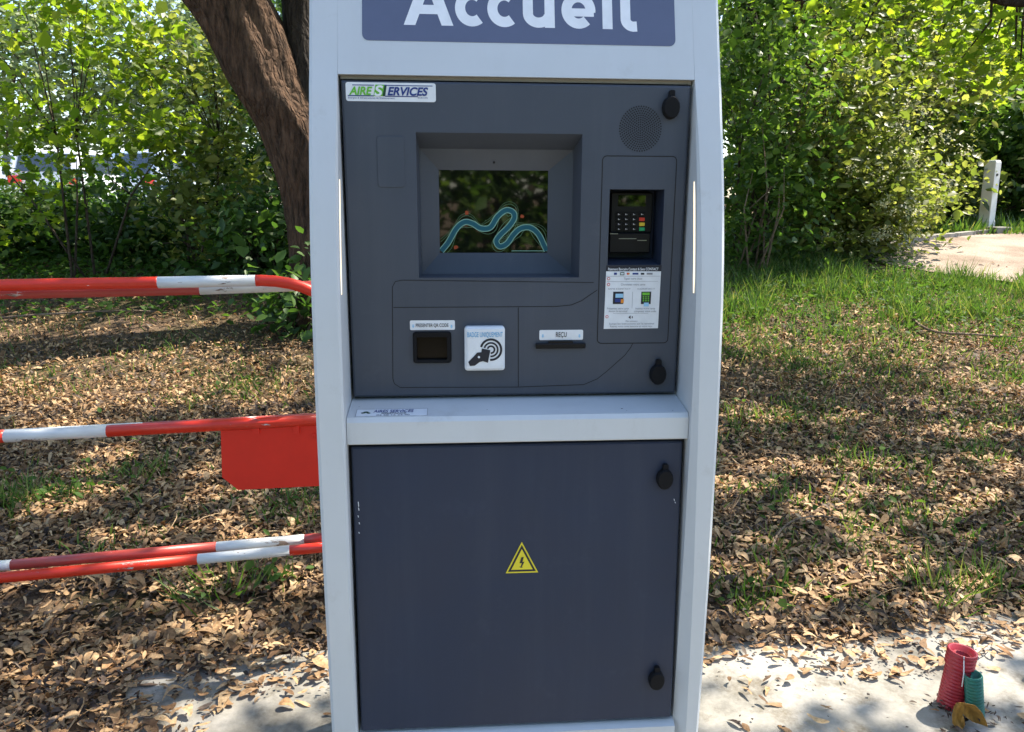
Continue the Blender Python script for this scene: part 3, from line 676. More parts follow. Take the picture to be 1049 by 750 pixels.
under(smoothobj(rail('top_rail', [(-330, 304, Yl(-330, b0)), (0, 301.3, Yl(0, b0)), (200, 297, Yl(200, b0)), (300, 293.5, Yl(300, b0)), (341, 292, Yl(341, b0))], [(205, 302)], .0145, RO, None)), bb)
under(smoothobj(rail('middle_rail', [(-330, 494, Yl(-330, b0)), (0, 446, Yl(0, b0)), (341, 427.5, Yl(341, b0))], [(5, 147)], .0155, RO, None)), bb)
under(smoothobj(rail('bottom_rail', [(-330, 612, Yl(-330, b0)), (0, 579.8, Yl(0, b0)), (341, 550, Yl(341, b0))], [(-40, 12), (222, 312)], .0155, RO, None)), bb)
mb = MB(); p = at(-330, 300, Yl(-330, b0)); mb.tube([(p.x, p.y + .03, p.z + .03), (p.x, p.y + .03, 0)], .03, 14); under(mb.build('post', M['rail_old'], None, True), bb)
mb = MB(); p = at(340, 400, Yl(340, b0)); q_ = at(340, 292, Yl(340, b0)); mb.tube([(p.x, p.y + .02, q_.z), (p.x, p.y + .02, 0)], .015, 12); under(mb.build('post', M['rail_old'], None, True), bb)

# ------------------------------------------------------------------ ground, slab, path
def gridmesh(name, xs, ys, mat, zf):
    nx, ny = len(xs), len(ys); vs = [(x, y, zf(x, y)) for y in ys for x in xs]
    fs = [(j * nx + i, j * nx + i + 1, (j + 1) * nx + i + 1, (j + 1) * nx + i) for j in range(ny - 1) for i in range(nx - 1)]
    me = bpy.data.meshes.new(name); me.from_pydata(vs, [], fs); me.materials.append(mat)
    me.polygons.foreach_set('use_smooth', [True] * len(fs)); o = bpy.data.objects.new(name, me); COL.objects.link(o); return o
m, nt, b = newmat('leafy soil')
n1 = noise(nt, 30, 10, .75); n2 = noise(nt, 1.1, 5)
r1 = ramp(nt, [(.3, (.045, .031, .022)), (.46, (.12, .08, .053)), (.6, (.22, .15, .10)), (.75, (.36, .265, .175))], n1.outputs[0])
r2 = ramp(nt, [(.42, (0, 0, 0)), (.62, (.6, .6, .6))], n2.outputs[0])
mx = N(nt, 'ShaderNodeMix', data_type='RGBA'); nt.links.new(r2.outputs[0], mx.inputs[0]); nt.links.new(r1.outputs[0], mx.inputs[6]); mx.inputs[7].default_value = (.06, .065, .025, 1)
nt.links.new(mx.outputs[2], b.inputs['Base Color']); b.inputs['Roughness'].default_value = .95; b.inputs['Specular IOR Level'].default_value = .1
bump(nt, b, n1.outputs[0], .8, .04); M['soil'] = m
xs = np.concatenate([np.linspace(-300, -16, 12)[:-1], np.linspace(-16, 16, 110), np.linspace(16, 300, 12)[1:]])
ys = np.concatenate([np.linspace(-300, -8, 10)[:-1], np.linspace(-8, 20, 110), np.linspace(20, 400, 12)[1:]])
gx = lambda x, y: gz(x, y) - (.03 if y < 2.5 else 0) + .0
tag(gridmesh('ground', xs, ys, M['soil'], gx), kind='structure')
# concrete slab
m, nt, b = newmat('weathered concrete')
n1 = noise(nt, 2.6, 9, .68); n2 = noise(nt, 60, 6, .7); n3 = noise(nt, 5.5, 8, .72)
r1 = ramp(nt, [(.32, (.115, .105, .09)), (.45, (.26, .245, .215)), (.62, (.375, .352, .318))], n1.outputs[0])
r2 = ramp(nt, [(.3, (.74, .74, .74)), (.7, (1, 1, 1))], n2.outputs[0]); r3 = ramp(nt, [(.52, (1, 1, 1)), (.66, (.42, .37, .29))], n3.outputs[0])
mx = N(nt, 'ShaderNodeMix', data_type='RGBA', blend_type='MULTIPLY'); mx.inputs[0].default_value = 1; nt.links.new(r1.outputs[0], mx.inputs[6]); nt.links.new(r2.outputs[0], mx.inputs[7])
mx2 = N(nt, 'ShaderNodeMix', data_type='RGBA', blend_type='MULTIPLY'); mx2.inputs[0].default_value = 1; nt.links.new(mx.outputs[2], mx2.inputs[6]); nt.links.new(r3.outputs[0], mx2.inputs[7])
v = N(nt, 'ShaderNodeTexVoronoi', feature='DISTANCE_TO_EDGE'); v.inputs['Scale'].default_value = 1.3
nzz = noise(nt, 3, 5); tcc = N(nt, 'ShaderNodeTexCoord'); vs3 = N(nt, 'ShaderNodeVectorMath', operation='SCALE'); vs3.inputs[3].default_value = .5; vad = N(nt, 'ShaderNodeVectorMath', operation='ADD')
nt.links.new(nzz.outputs['Color'], vs3.inputs[0]); nt.links.new(tcc.outputs['Object'], vad.inputs[0]); nt.links.new(vs3.outputs[0], vad.inputs[1]); nt.links.new(vad.outputs[0], v.inputs['Vector'])
rcr = ramp(nt, [(.004, (.35, .32, .28)), (.011, (1, 1, 1))], v.outputs['Distance'])
mx3 = N(nt, 'ShaderNodeMix', data_type='RGBA', blend_type='MULTIPLY'); mx3.inputs[0].default_value = .0; nt.links.new(mx2.outputs[2], mx3.inputs[6]); nt.links.new(rcr.outputs[0], mx3.inputs[7]); mx2 = mx3
nt.links.new(mx2.outputs[2], b.inputs['Base Color']); b.inputs['Roughness'].default_value = .85; bump(nt, b, n2.outputs[0], .35, .004); M['concrete'] = m
SLZ = .03
def plane_pt(px, py, z):
    d = ray(px, py); t = (z - CAM.z) / d.z; return CAM + d * t
edge = [plane_pt(px, py, SLZ) for px, py in ((150, 683), (240, 676), (335, 666), (560, 664), (735, 662), (800, 652), (900, 642), (980, 633), (1049, 626), (1180, 612))]
poly = [(p.x, p.y) for p in edge] + [(6, edge[-1].y + .2), (6, -3), (-2.5, -3), (edge[0].x - .25, 1.3)]
mb = MB(); poly = poly[::-1]
mb.loft([[(x, y, -.08) for x, y in poly], [(x, y, SLZ) for x, y in poly]][::1])
sl_obj = mb.build('concrete_slab', M['concrete'], None); tag(sl_obj, kind='structure')
# gravel path with a kerb
m, nt, b = newmat('pinkish gravel'); n1 = noise(nt, 55, 6, .8); n2 = noise(nt, 1.6, 5)
r1 = ramp(nt, [(.3, (.20, .15, .115)), (.5, (.36, .28, .22)), (.72, (.50, .42, .35))], n1.outputs[0]); r2 = ramp(nt, [(.35, (.6, .55, .5)), (.6, (1, 1, 1))], n2.outputs[0])
mx = N(nt, 'ShaderNodeMix', data_type='RGBA', blend_type='MULTIPLY'); mx.inputs[0].default_value = 1; nt.links.new(r1.outputs[0], mx.inputs[6]); nt.links.new(r2.outputs[0], mx.inputs[7])
nt.links.new(mx.outputs[2], b.inputs['Base Color']); b.inputs['Roughness'].default_value = .95; bump(nt, b, n1.outputs[0], .8, .02); M['gravel'] = m
far = [ground(px, py) for px, py in ((893, 266), (905, 259), (925, 253), (960, 247), (1000, 242.5), (1049, 238), (1120, 233))]
near = [ground(px, py) for px, py in ((893, 268), (905, 272), (930, 277), (960, 282), (1000, 287), (1049, 293), (1120, 303))]
mb = MB(); K = 8
for i in range(len(far) - 1):
    for k in range(K):
        def pp_(i, k):
            p = near[i].lerp(far[i], k / K); return (p.x, p.y, gz(p.x, p.y) + .03)
        mb.add([pp_(i, k), pp_(i + 1, k), pp_(i + 1, k + 1), pp_(i, k + 1)], [(0, 1, 2, 3)])
tag(mb.build('gravel_path', M['gravel'], None), kind='structure')
mb = MB()
for i in range(len(far) - 1):
    a, b2 = far[i], far[i + 1]; d = (b2 - a); nn = int(max(1, d.length / .5))
    q_ = Vector((-d.y, d.x, 0)).normalized() * .09
    for k in range(nn):
        s0, s1 = a.lerp(b2, (k + .02) / nn), a.lerp(b2, (k + .98) / nn); base = lambda p, h: (p.x, p.y, gz(p.x, p.y) + h)
        mb.loft([[base(s0, -.05), base(s0 + q_, -.05), base(s0 + q_, .085), base(s0, .085)], [base(s1, -.05), base(s1 + q_, -.05), base(s1 + q_, .085), base(s1, .085)]])
tag(mb.build('path_kerb', M['concrete'], None), kind='structure')
# sunlit car park beyond the hedge
m, nt, b = newmat('pale car park gravel'); n1 = noise(nt, 8, 8, .7); r1 = ramp(nt, [(.3, (.36, .34, .30)), (.7, (.52, .49, .44))], n1.outputs[0]); nt.links.new(r1.outputs[0], b.inputs['Base Color']); b.inputs['Roughness'].default_value = .95; M['carpark'] = m
mb = MB(); mb.add([(-45, 15.5, .875), (5, 15.5, .875), (5, 44, .875), (-45, 44, .875)], [(0, 1, 2, 3)]); tag(mb.build('car_park', M['carpark'], None), kind='structure')

# ------------------------------------------------------------------ vegetation
def strip_leaf(prof, arch, cup, bend):      # three rows of points along a leaf: rim, midrib, rim
    V, F = [], []
    for t, w in prof:
        z = arch * math.sin(math.pi * t) - .05; x0 = bend * math.sin(math.pi * t * .9)
        V += [(x0 - w, t, z + cup * w), (x0, t, z), (x0 + w, t, z + cup * w * .8)]
    for i in range(len(prof) - 1):
        a = i * 3; F += [(a, a + 1, a + 4, a + 3), (a + 1, a + 2, a + 5, a + 4)]
    return np.array(V, float), F
TPL = {
 'leaf': (np.array([(0,0,0),(.30,.30,.07),(.26,.66,.05),(0,1,-.08),(-.26,.66,.05),(-.30,.30,.07),(0,.5,-.02)], float), [(0,1,2,6),(6,2,3),(0,6,4,5),(6,3,4)]),
 'small': (np.array([(0,0,0),(.30,.45,.08),(0,1,0),(-.30,.45,.08)], float), [(0,1,2),(0,2,3)]),
 'maple': (np.array([(0,0,0),(.22,.10,.03),(.52,.22,.07),(.36,.44,.05),(.46,.74,.04),(.17,.66,.0),(0,1,-.08),(-.17,.66,.0),(-.46,.74,.04),(-.36,.44,.05),(-.52,.22,.07),(-.22,.10,.03),(0,.45,-.03)], float),
           [(0,1,12),(1,2,3,12),(3,4,5,12),(5,6,12),(6,7,12),(7,8,9,12),(9,10,11,12),(11,0,12)]),
 'samara': strip_leaf([(0,.03),(.12,.10),(.26,.10),(.40,.15),(.58,.19),(.76,.19),(.90,.13),(1,.04)], .12, .22, .10),
 'curl': strip_leaf([(0,.03),(.15,.10),(.35,.155),(.55,.17),(.75,.135),(.9,.07),(1,.015)], .28, .6, .06),
 'broad': strip_leaf([(0,.05),(.12,.26),(.35,.36),(.6,.33),(.85,.18),(1,.02)], .2, .35, .05),
 'stalk': strip_leaf([(0,.012),(.25,.011),(.5,.010),(.75,.008),(1,.004)], .22, .5, .12),
 'blade': (np.array([(-.035,0,0),(.035,0,0),(.028,.55,.06),(-.028,.55,.06),(0,1,.28)], float), [(0,1,2,3),(3,2,4)]),
}
def scatter(name, tpl, pos, size, nrm, mat, parent=None, tang=None, jit=.25, widths=None):
    V0, F0 = TPL[tpl]; n = len(pos); k = len(V0)
    nrm = nrm / np.linalg.norm(nrm, axis=1, keepdims=True)
    t = RNG.normal(size=(n, 3)) if tang is None else tang
    t = t - nrm * (t * nrm).sum(1, keepdims=True); t /= np.linalg.norm(t, axis=1, keepdims=True) + 1e-9
    b3 = np.cross(t, nrm)
    vv = np.repeat(V0[None], n, 0) * np.array(size).reshape(-1, 1, 1)
    vv = vv * (1 + RNG.uniform(-jit, jit, (n, 1, 3)))
    if tpl in ('samara', 'curl', 'broad'): vv[:, :, 2] *= RNG.uniform(-.9, 1.7, (n, 1)); vv[:, :, 0] *= RNG.uniform(.7, 1.35, (n, 1))
    if widths is not None: vv[:, :, 0] *= widths[:, None]
    co = pos[:, None, :] + vv[:, :, 0:1] * b3[:, None, :] + vv[:, :, 1:2] * t[:, None, :] + vv[:, :, 2:3] * nrm[:, None, :]
    co = co.reshape(-1, 3)
    me = bpy.data.meshes.new(name)
    loops = []; starts = []; tot = 0; fl = []
    lt = np.array([len(f) for f in F0]); tl = np.concatenate([np.array(f) for f in F0])
    alll = (tl[None] + (np.arange(n) * k)[:, None]).ravel(); allt = np.tile(lt, n); st = np.concatenate([[0], np.cumsum(allt)[:-1]])
    me.vertices.add(len(co)); me.vertices.foreach_set('co', co.ravel().astype(np.float32))
    me.loops.add(len(alll)); me.loops.foreach_set('vertex_index', alll.astype(np.int32))
    me.polygons.add(len(allt)); me.polygons.foreach_set('loop_start', st.astype(np.int32)); me.polygons.foreach_set('loop_total', allt.astype(np.int32))
    me.update(calc_edges=True); me.materials.append(mat)
    if tpl in ('samara', 'curl', 'broad'): me.polygons.foreach_set('use_smooth', np.ones(len(allt), bool))
    o = bpy.data.objects.new(name, me); COL.objects.link(o)
    if parent: o.parent = parent; 
    return o
def gza(x, y): 
    t = np.clip((y - 4.5) / 8, 0, 1); t2 = np.clip((y - 2.8) / 2, 0, 1)
    return .85 * t * t * (3 - 2 * t) + .02 * np.sin(x * 1.7 + y) * t2 * t2 * (3 - 2 * t2)
def ellipsoid_clumps(n, c, r, lo=.35, zmin=None):
    d = RNG.normal(size=(n, 3)); d /= np.linalg.norm(d, axis=1, keepdims=True)
    rad = RNG.uniform(lo ** 2, 1, n) ** .5; p = d * rad[:, None] * np.array(r) + np.array(c)
    return p
def clump_leaves(centers, per, spread, bias=.5, flatz=.7):
    n = len(centers); cnt = per; c = np.repeat(centers, cnt, 0)
    s = np.repeat(RNG.uniform(.6, 1.4, n) * spread, cnt)[:, None]
    p = c + RNG.normal(size=c.shape) * s * np.array([1, 1, flatz])
    nr = RNG.normal(size=c.shape); nr[:, 2] = np.abs(nr[:, 2]) + bias
    return p, nr
def plant(name, base, label, cat, crowns, leaf, mat, stems=9, stem_r=.02, per=55, spread=.22, group=None, tpl='leaf', stemmat='twig', zfloor=True, bias=.5):
    # crowns: list of (centre relative to the base, radii, clumps)
    root = empty(name, base, random.uniform(0, .001), label=label, cat=cat, group=group)
    P, Nn, C = [], [], []
    for c, r, nc in crowns:
        cc = ellipsoid_clumps(nc, c, r)
        if zfloor: cc[:, 2] = np.maximum(cc[:, 2], RNG.uniform(.03, .25, len(cc)))
        C.append(cc); p, nr = clump_leaves(cc, per, spread, bias); P.append(p); Nn.append(nr)
    P = np.concatenate(P); Nn = np.concatenate(Nn); C = np.concatenate(C)
    P[:, 2] = np.maximum(P[:, 2], .02)
    scatter('foliage', tpl, P, np.clip(RNG.lognormal(-.05, .35, len(P)), .4, 1.8) * leaf, Nn, mat, root)
    mb = MB(); idx = RNG.choice(len(C), min(len(C), stems * 4), replace=False)
    trunks = []
    for i in idx[:stems]:
        t = C[i]; b0_ = np.array([RNG.normal() * .12, RNG.normal() * .12, -.05]); mid_ = (b0_ + t) / 2 + np.array([RNG.normal() * .08, RNG.normal() * .08, .18])
        mb.tube([b0_, mid_, t], [stem_r, stem_r * .7, stem_r * .25], 6); trunks.append(mid_)
    for i in idx[stems:]:
        t = C[i]; a = min(trunks, key=lambda q: np.linalg.norm(q - t))
        mb.tube([a, (a + t) / 2 + RNG.normal(size=3) * .06, t], [stem_r * .45, stem_r * .35, stem_r * .15], 4)
    mb.build('stems', M[stemmat], root, True)
    return root
def limb(mb, pts, r0, r1, n=12):
    q = catmull([tuple(p) for p in pts], 5); k = len(q); rr_ = [r0 + (r1 - r0) * i / (k - 1) for i in range(k)]
    mb.tube([Vector(p) for p in q], rr_, n)

SUN = Vector((.85, .53, 0)).normalized() * math.cos(R(56)) + Vector((0, 0, math.sin(R(56))))
SUNNY = []      # ground patches to keep sunlit; crown leaves that would shade them are cut
for px, py, wx, wy in ((70, 410, 130, 24), (40, 357, 90, 12), (185, 338, 60, 10), (245, 360, 50, 14), (110, 470, 40, 10), (60, 440, 60, 8), (225, 640, 55, 18), (290, 705, 75, 48), (120, 690, 40, 16), (60, 590, 40, 14), (250, 560, 40, 10),
        (900, 352, 170, 12), (800, 355, 70, 14), (820, 392, 50, 10), (1000, 392, 60, 10), (930, 415, 40, 8), (880, 470, 40, 9), (760, 420, 24, 10), (1010, 520, 40, 10),
        (930, 310, 130, 22), (790, 655, 60, 14), (825, 622, 28, 10), (890, 702, 160, 42), (780, 705, 60, 40), (1000, 660, 70, 22), (770, 735, 40, 24), (960, 590, 30, 10), (300, 600, 30, 10)):
    c = ground(px, py); a = ground(px + wx, py); b2 = ground(px, py + wy); d2 = ground(px, py - wy)
    SUNNY.append((c.x, (b2.y + d2.y) / 2, abs(a.x - c.x), max(.12, abs(d2.y - b2.y) / 2)))
SR = random.Random(5)
for k in range(115):
    px, py = SR.choice([(SR.uniform(0, 330), SR.uniform(310, 630)), (SR.uniform(735, 1049), SR.uniform(345, 630)), (SR.uniform(735, 1049), SR.uniform(345, 630))]); f_ = .35 + (py - 300) / 330
    c = ground(px, py); r_ = SR.uniform(11, 33) * c.y / FPX; SUNNY.append((c.x, c.y, r_ * SR.uniform(1, 2), r_ * SR.uniform(.6, 1.3)))
def sunlit_gap(p, base):    # True for leaves to keep
    w_ = p + np.array(base); t = (w_[:, 2] - .05) / SUN.z; gx_, gy_ = w_[:, 0] - SUN.x * t, w_[:, 1] - SUN.y * t
    zz_ = gza(gx_, gy_); t = (w_[:, 2] - zz_) / SUN.z; gx_, gy_ = w_[:, 0] - SUN.x * t, w_[:, 1] - SUN.y * t
    q = np.full(len(p), 9.0)
    for cx, cy, rx, ry in SUNNY:
        q = np.minimum(q, ((gx_ - cx) / rx) ** 2 + ((gy_ - cy) / ry) ** 2)
    return q + RNG.normal(size=len(p)) * .25 > 1.0
# --- the big leaning tree, left of the kiosk
tb_ = ground(312, 330); TBASE = Vector((tb_.x, tb_.y, gz(tb_.x, tb_.y) - .1)); TY = tb_.y
tree = empty('maple_tree', TBASE, 0, label='big tree with thick brown trunk leaning left, forked beside the kiosk', cat='tree')
def rel(px, py, Y): return at(px, py, Y) - TBASE
mb = MB()
ring_pts = [(336, 330, .44), (334, 300, .34), (332, 250, .285), (325, 200, .28), (302, 135, .275), (273, 85, .30), (231, 0, .345)]
P3 = [rel(px, py, TY) for px, py, r in ring_pts]; P3[0].z = -.05
up2 = [P3[-1] + Vector((-.75, -.3, 1.1)), P3[-1] + Vector((-1.3, -1.0, 2.6)), P3[-1] + Vector((-1.5, -1.6, 4.2))]
rads = [r for *_, r in ring_pts] + [.26, .19, .1]
pts = P3 + up2
k = 14; q = catmull([tuple(p) for p in pts], k); rr_ = np.interp(np.linspace(0, len(rads) - 1, len(q)), range(len(rads)), rads)
pts_v = [Vector(p) for p in q]; rings = []; nseg = 84
for i, p in enumerate(pts_v):
    ring = []
    for j in range(nseg):
        a = 2 * math.pi * j / nseg; r = rr_[i] * (1 + .06 * math.sin(3 * a + i * .1) + .04 * math.sin(7 * a + i * .06) + .0)
        r *= 1 + .035 * abs(math.sin(8.5 * a + 1.4 * math.sin(i * .13) + .8 * math.sin(3 * a + i * .09))) + .018 * math.sin(23 * a + 2 * math.sin(i * .21)) * math.sin(i * .9 + 5 * a) + .012 * math.sin(i * .37 + 2 * a)
        if i < 16: r *= 1 + (.40 * (16 - i) / 16) * max(0, math.sin(4 * a + 1)) 
        ring.append(p + Vector((math.cos(a) * r, math.sin(a) * r, .12 * r * math.cos(a))))
    rings.append(ring)
mb.loft(rings); mb.build('trunk', M['bark'], tree, True)
mb = MB()
l2 = [rel(326, 235, TY + .05), rel(328, 170, TY + .05), rel(316, 90, TY + .1), rel(306, 0, TY + .2), rel(300, -110, TY)]
limb(mb, [*l2, l2[-1] + Vector((.6, -1.0, 1.8)), l2[-1] + Vector((1.2, -2.0, 3.0))], .24, .06)
f0 = up2[0]
for dv in ((-2.5, -.8, 1.6), (-.2, -3.0, 1.8), (1.2, 1.2, 2.6), (-2.0, 1.5, 2.2)):
    limb(mb, [f0, f0 + Vector(dv) * .45 + Vector((0, 0, .4)), f0 + Vector(dv)], .13, .03, 8)
mb.build('limb', M['bark_dark'], tree, True)
TC = np.array([f0.x, f0.y, f0.z])
cc = np.concatenate([ellipsoid_clumps(95, TC + [-.6, -1.2, 3.0], (3.8, 3.6, 2.2)), ellipsoid_clumps(48, np.array([.0, 10.8, 5.7]) - np.array(TBASE), (3.0, 1.6, 1.2)), ellipsoid_clumps(40, TC + [-1.5, .2, .7], (2.6, 1.2, .9)), ellipsoid_clumps(150, TC + [3.6, -1.7, 3.0], (2.7, 2.3, 1.3))])  # second and last groups added out of view, to shade shrubs and ground
p, nr = clump_leaves(cc, 125, .36, .8); k_ = sunlit_gap(p, TBASE); p, nr = p[k_], nr[k_]
scatter('crown', 'maple', p, RNG.uniform(.07, .13, len(p)), nr, M['leaf_maple'], tree)
mb = MB()
for c in cc[::2]:
    a = TC + (c - TC) * .35 + RNG.normal(size=3) * .2; mb.tube([a, (a + c) / 2 + RNG.normal(size=3) * .12, c], [.022, .014, .006], 4)
mb.build('branches', M['twig'], tree, True)

# --- the tree whose boughs hang in from the right
RB = Vector((6.6, 5.6, gz(6.6, 5.6))); rt = empty('maple_tree', RB, 0, label='maple with sunlit boughs hanging in at the upper right corner', cat='tree')
mb = MB(); limb(mb, [(0, 0, -.1), (-.05, .05, 1.6), (-.2, .1, 3.2), (-.4, .1, 5), (-.6, 0, 7)], .24, .06, 14); mb.build('trunk', M['bark_dark'], rt, True)
bo = at(1120, -15, 4.9) - RB; b1 = at(1040, 1, 4.9) - RB; b2_ = at(985, -22, 4.8) - RB
mb = MB(); limb(mb, [(-.2, .1, 3.0), tuple((Vector((-.2, .1, 3.0)) + bo) / 2 + Vector((0, 0, .1))), tuple(bo), tuple(b1), tuple(b2_), tuple(b2_ + Vector((-1.2, -.2, .5)))], .07, .012, 9)
for dv in ((-3.4, .5, 5.2), (-2.6, 2.0, 6.0), (-3.0, -1.6, 5.6), (1.5, 1, 6), (-1.0, -2.6, 5.4)): limb(mb, [(-.3, .1, 4), (dv[0] * .5, dv[1] * .5, 4.9), dv], .09, .02, 7)
mb.build('limb', M['bark_dark'], rt, True)
# clumps: shade crown, plus low hanging sprays
cc = np.concatenate([ellipsoid_clumps(125, (-2.6, .2, 5.3), (3.5, 3.3, 1.7)), ellipsoid_clumps(20, (-.6, .2, 6.2), (2.6, 2.6, 1.6)),
     np.array([tuple(at(px, py, Y) - RB) for px, py, Y in ((985, 15, 6.3), (1020, 40, 6.2), (1045, 20, 6.2), (950, 5, 6.6), (930, -20, 6.5), (1040, 60, 6.1), (1010, 5, 6.5), (905, -10, 6.8), (1000, 55, 6.6), (960, 45, 6.9), (870, 5, 7), (1045, 70, 6.0), (985, 60, 6.4), (925, 40, 7.2), (845, 20, 7.3), (880, 45, 7.3))])])
p, nr = clump_leaves(cc[:-16], 130, .36, .8); k_ = sunlit_gap(p, RB); p, nr = p[k_], nr[k_]; p2, n2_ = clump_leaves(cc[-16:], 80, .25, .8)
p = np.concatenate([p, p2]); nr = np.concatenate([nr, n2_]); scatter('crown', 'maple', p, RNG.uniform(.05, .105, len(p)), nr, M['leaf_maple'], rt)
mb = MB()
for c in cc[-16:]:
    a = np.array(b2_) * .3 + c * .7 + np.array([.1, -.1, .5]); mb.tube([a, (a + c) / 2 + RNG.normal(size=3) * .05, c], [.012, .009, .004], 4)
mb.build('branches', M['twig'], rt, True)
# another crown over the clearing, further right and behind: keeps the ground in dappled shade
HB = Vector((4.6, 9.9, gz(4.6, 9.9))); 
def G(px, Y): p = at(px, 300, Y); return Vector((p.x, Y, gz(p.x, Y)))

# --- hedge on the left
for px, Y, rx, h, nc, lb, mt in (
    (-95, 9.3, 1.3, 3.4, 60, 'leafy hedge shrub at the far left edge, above the barrier end', 'leaf_shade'),
    (28, 9.9, 1.0, .95, 34, 'low dark shrub at the left, cars showing through above it', 'leaf_shade'),
    (128, 9.7, .95, .9, 30, 'small dark shrub with thin stems between the left shrub and the sapling', 'leaf_shade'),
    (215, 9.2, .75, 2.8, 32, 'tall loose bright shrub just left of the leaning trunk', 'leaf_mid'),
    (262, 8.6, .5, 1.0, 20, 'low shrub at the foot of the leaning trunk', 'leaf_shade'),
    (70, 11.2, 2.2, .5, 60, 'long low dark bramble mass under the cars at the left', 'leaf_shade'),
    (235, 11.0, .9, 1.3, 40, 'low dark bramble mass left of the leaning trunk, behind the loose shrub', 'leaf_shade'),
    (320, 11.6, 1.2, 3.6, 60, 'tall dark shrub filling the gap behind the forked trunk', 'leaf_shade'),
    (308, 6.9, .26, .62, 11, 'low leafy sprigs around the foot of the leaning trunk', 'leaf_shade'),
    (345, 9.4, .9, 2.8, 40, 'dark shrub behind the forked trunk beside the kiosk', 'leaf_shade')):
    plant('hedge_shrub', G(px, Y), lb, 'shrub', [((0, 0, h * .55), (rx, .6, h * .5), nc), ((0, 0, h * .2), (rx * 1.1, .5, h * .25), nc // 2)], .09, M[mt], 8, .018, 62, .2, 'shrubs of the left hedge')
# sprays in the top left: upper growth of a loose maple sapling
plant('maple_sapling', G(95, 8.6), 'slender sapling with yellow green sprays at the upper left', 'tree',
      [((.1, 0, 2.75), (1.3, .5, .45), 22), ((.6, 0, 1.9), (.6, .4, .8), 18), ((-.9, .1, 1.8), (.5, .3, .6), 9), ((-.1, .1, 1.4), (1.3, .4, .4), 9), ((-.9, .2, .8), (.8, .4, .4), 7)], .085, M['leaf_maple'], 5, .016, 42, .2, None, 'maple')
# tree-lined back of the car park
for i, (x, y, h, r, lb) in enumerate(((-30, 46, 14, 6, 'pale willow far to the left beyond the car park'), (-41, 49, 15, 7, 'pale willow at the far left edge of the car park'), (-19, 47, 13, 5.5, 'leftmost pale willow beyond the car park'), (-9, 50, 15, 6, 'pale willow beyond the car park, behind the two cars'), (1, 48, 14, 6, 'pale willow behind the leaning trunk'), (13, 40, 13, 5.5, 'pale tree far behind the hedge, right of the kiosk'))):
    plant('willow_tree', (x, y, .8), lb, 'tree', [((0, 0, h * .52), (r * 1.25, r * .6, h * .5), 170)], .42, M['leaf_pale'], 5, .14, 60, .9, 'pale trees beyond the car park', 'small')
# --- hedge on the right
RH = (
    (762, 9.6, .95, 3.5, 64, 'dark tall shrub close against the right side of the kiosk', 'leaf_dark'),
    (850, 10.0, .95, 2.6, 62, 'shrub with cream blossom in the middle of the right hedge', 'leaf_mid'),
    (888, 10.4, .55, 1.8, 30, 'rounded blossoming shrub bulging at the near end of the path', 'leaf_mid'),
    (880, 11.2, 1.3, 4.4, 70, 'tall light green shrub rising behind the blossom', 'leaf_mid'),
    (985, 14.2, 1.5, 2.9, 60, 'dark shrub in the shade behind the white bollard', 'leaf_dark'),
    (1075, 14.0, 1.3, 3.4, 56, 'dark shrub at the right edge, behind the path', 'leaf_dark'),
    (800, 12.6, 1.7, 5.0, 110, 'tall dense shrub filling the back of the hedge beside the kiosk', 'leaf_dark'),
    (905, 13.2, 1.6, 4.6, 110, 'tall dense shrub behind the blossom and left of the bollard', 'leaf_mid'),
    (1030, 15.6, 2.2, 4.2, 110, 'deep green shrub standing behind the shaded ones at the path end', 'leaf_dark'),
    (1000, 18.0, 2.9, 6.4, 120, 'high pale green shrub filling the gap above the bollard', 'leaf_mid'))
for px, Y, rx, h, nc, lb, mt in RH:
    o = plant('hedge_shrub', G(px, Y), lb, 'shrub', [((0, 0, h * .52), (rx, .75, h * .5), nc), ((0, -.1, h * .18), (rx * 1.05, .6, h * .2), nc // 3)], .085 if Y < 12 else .13, M[mt], 9, .02, 66, .2, 'shrubs of the right hedge')
    if 'blossom' in lb and px < 905:
        nb = 46 if px == 850 else 22
        d = RNG.normal(size=(nb, 3)); d[:, 1] = -np.abs(d[:, 1]) - .3; d /= np.linalg.norm(d, axis=1, keepdims=True)
        cb = d * np.array([rx, .8, h * .5]) * 1.22 + np.array([0, 0, h * .55]); cb[:, 2] = np.clip(cb[:, 2], .3, h)
        p, nr = clump_leaves(cb, 34, .05, .4, .8); scatter('blossom', 'small', p, RNG.uniform(.022, .042, len(p)), nr, M['blossom'], o)
# tree standing in the right hedge: its trunk shows at the top
tr_b = G(826, 11.4); ht_ = empty('hedge_tree', tr_b, 0, label='grey brown tree trunk rising out of the right hedge', cat='tree')
mb = MB(); limb(mb, [(.1, 0, -.1), (0, 0, 1.5), tuple(at(826, 20, 11.4) - tr_b), tuple(at(824, -60, 11.4) - tr_b), (0, -.4, 6.5)], .22, .08, 12); mb.build('trunk', M['bark'], ht_, True)
mb = MB()
for a in ([(779, 48), (768, 0), (760, -60)], [(826, 30), (850, 8), (880, -20)], [(822, 60), (800, 90), (770, 110)]):
    limb(mb, [tuple(at(x, y, 10.6) - tr_b) for x, y in a], .06, .03, 7)
mb.build('limb', M['bark_dark'], ht_, True)
cc = np.concatenate([ellipsoid_clumps(60, (-.6, -.6, 6.3), (2.6, 2.2, 1.8)), ellipsoid_clumps(34, (0, .3, 4.0), (2.4, .8, .8))]); p, nr = clump_leaves(cc, 70, .3, .7)
scatter('crown', 'leaf', p, RNG.uniform(.08, .13, len(p)), nr, M['leaf_mid'], ht_)
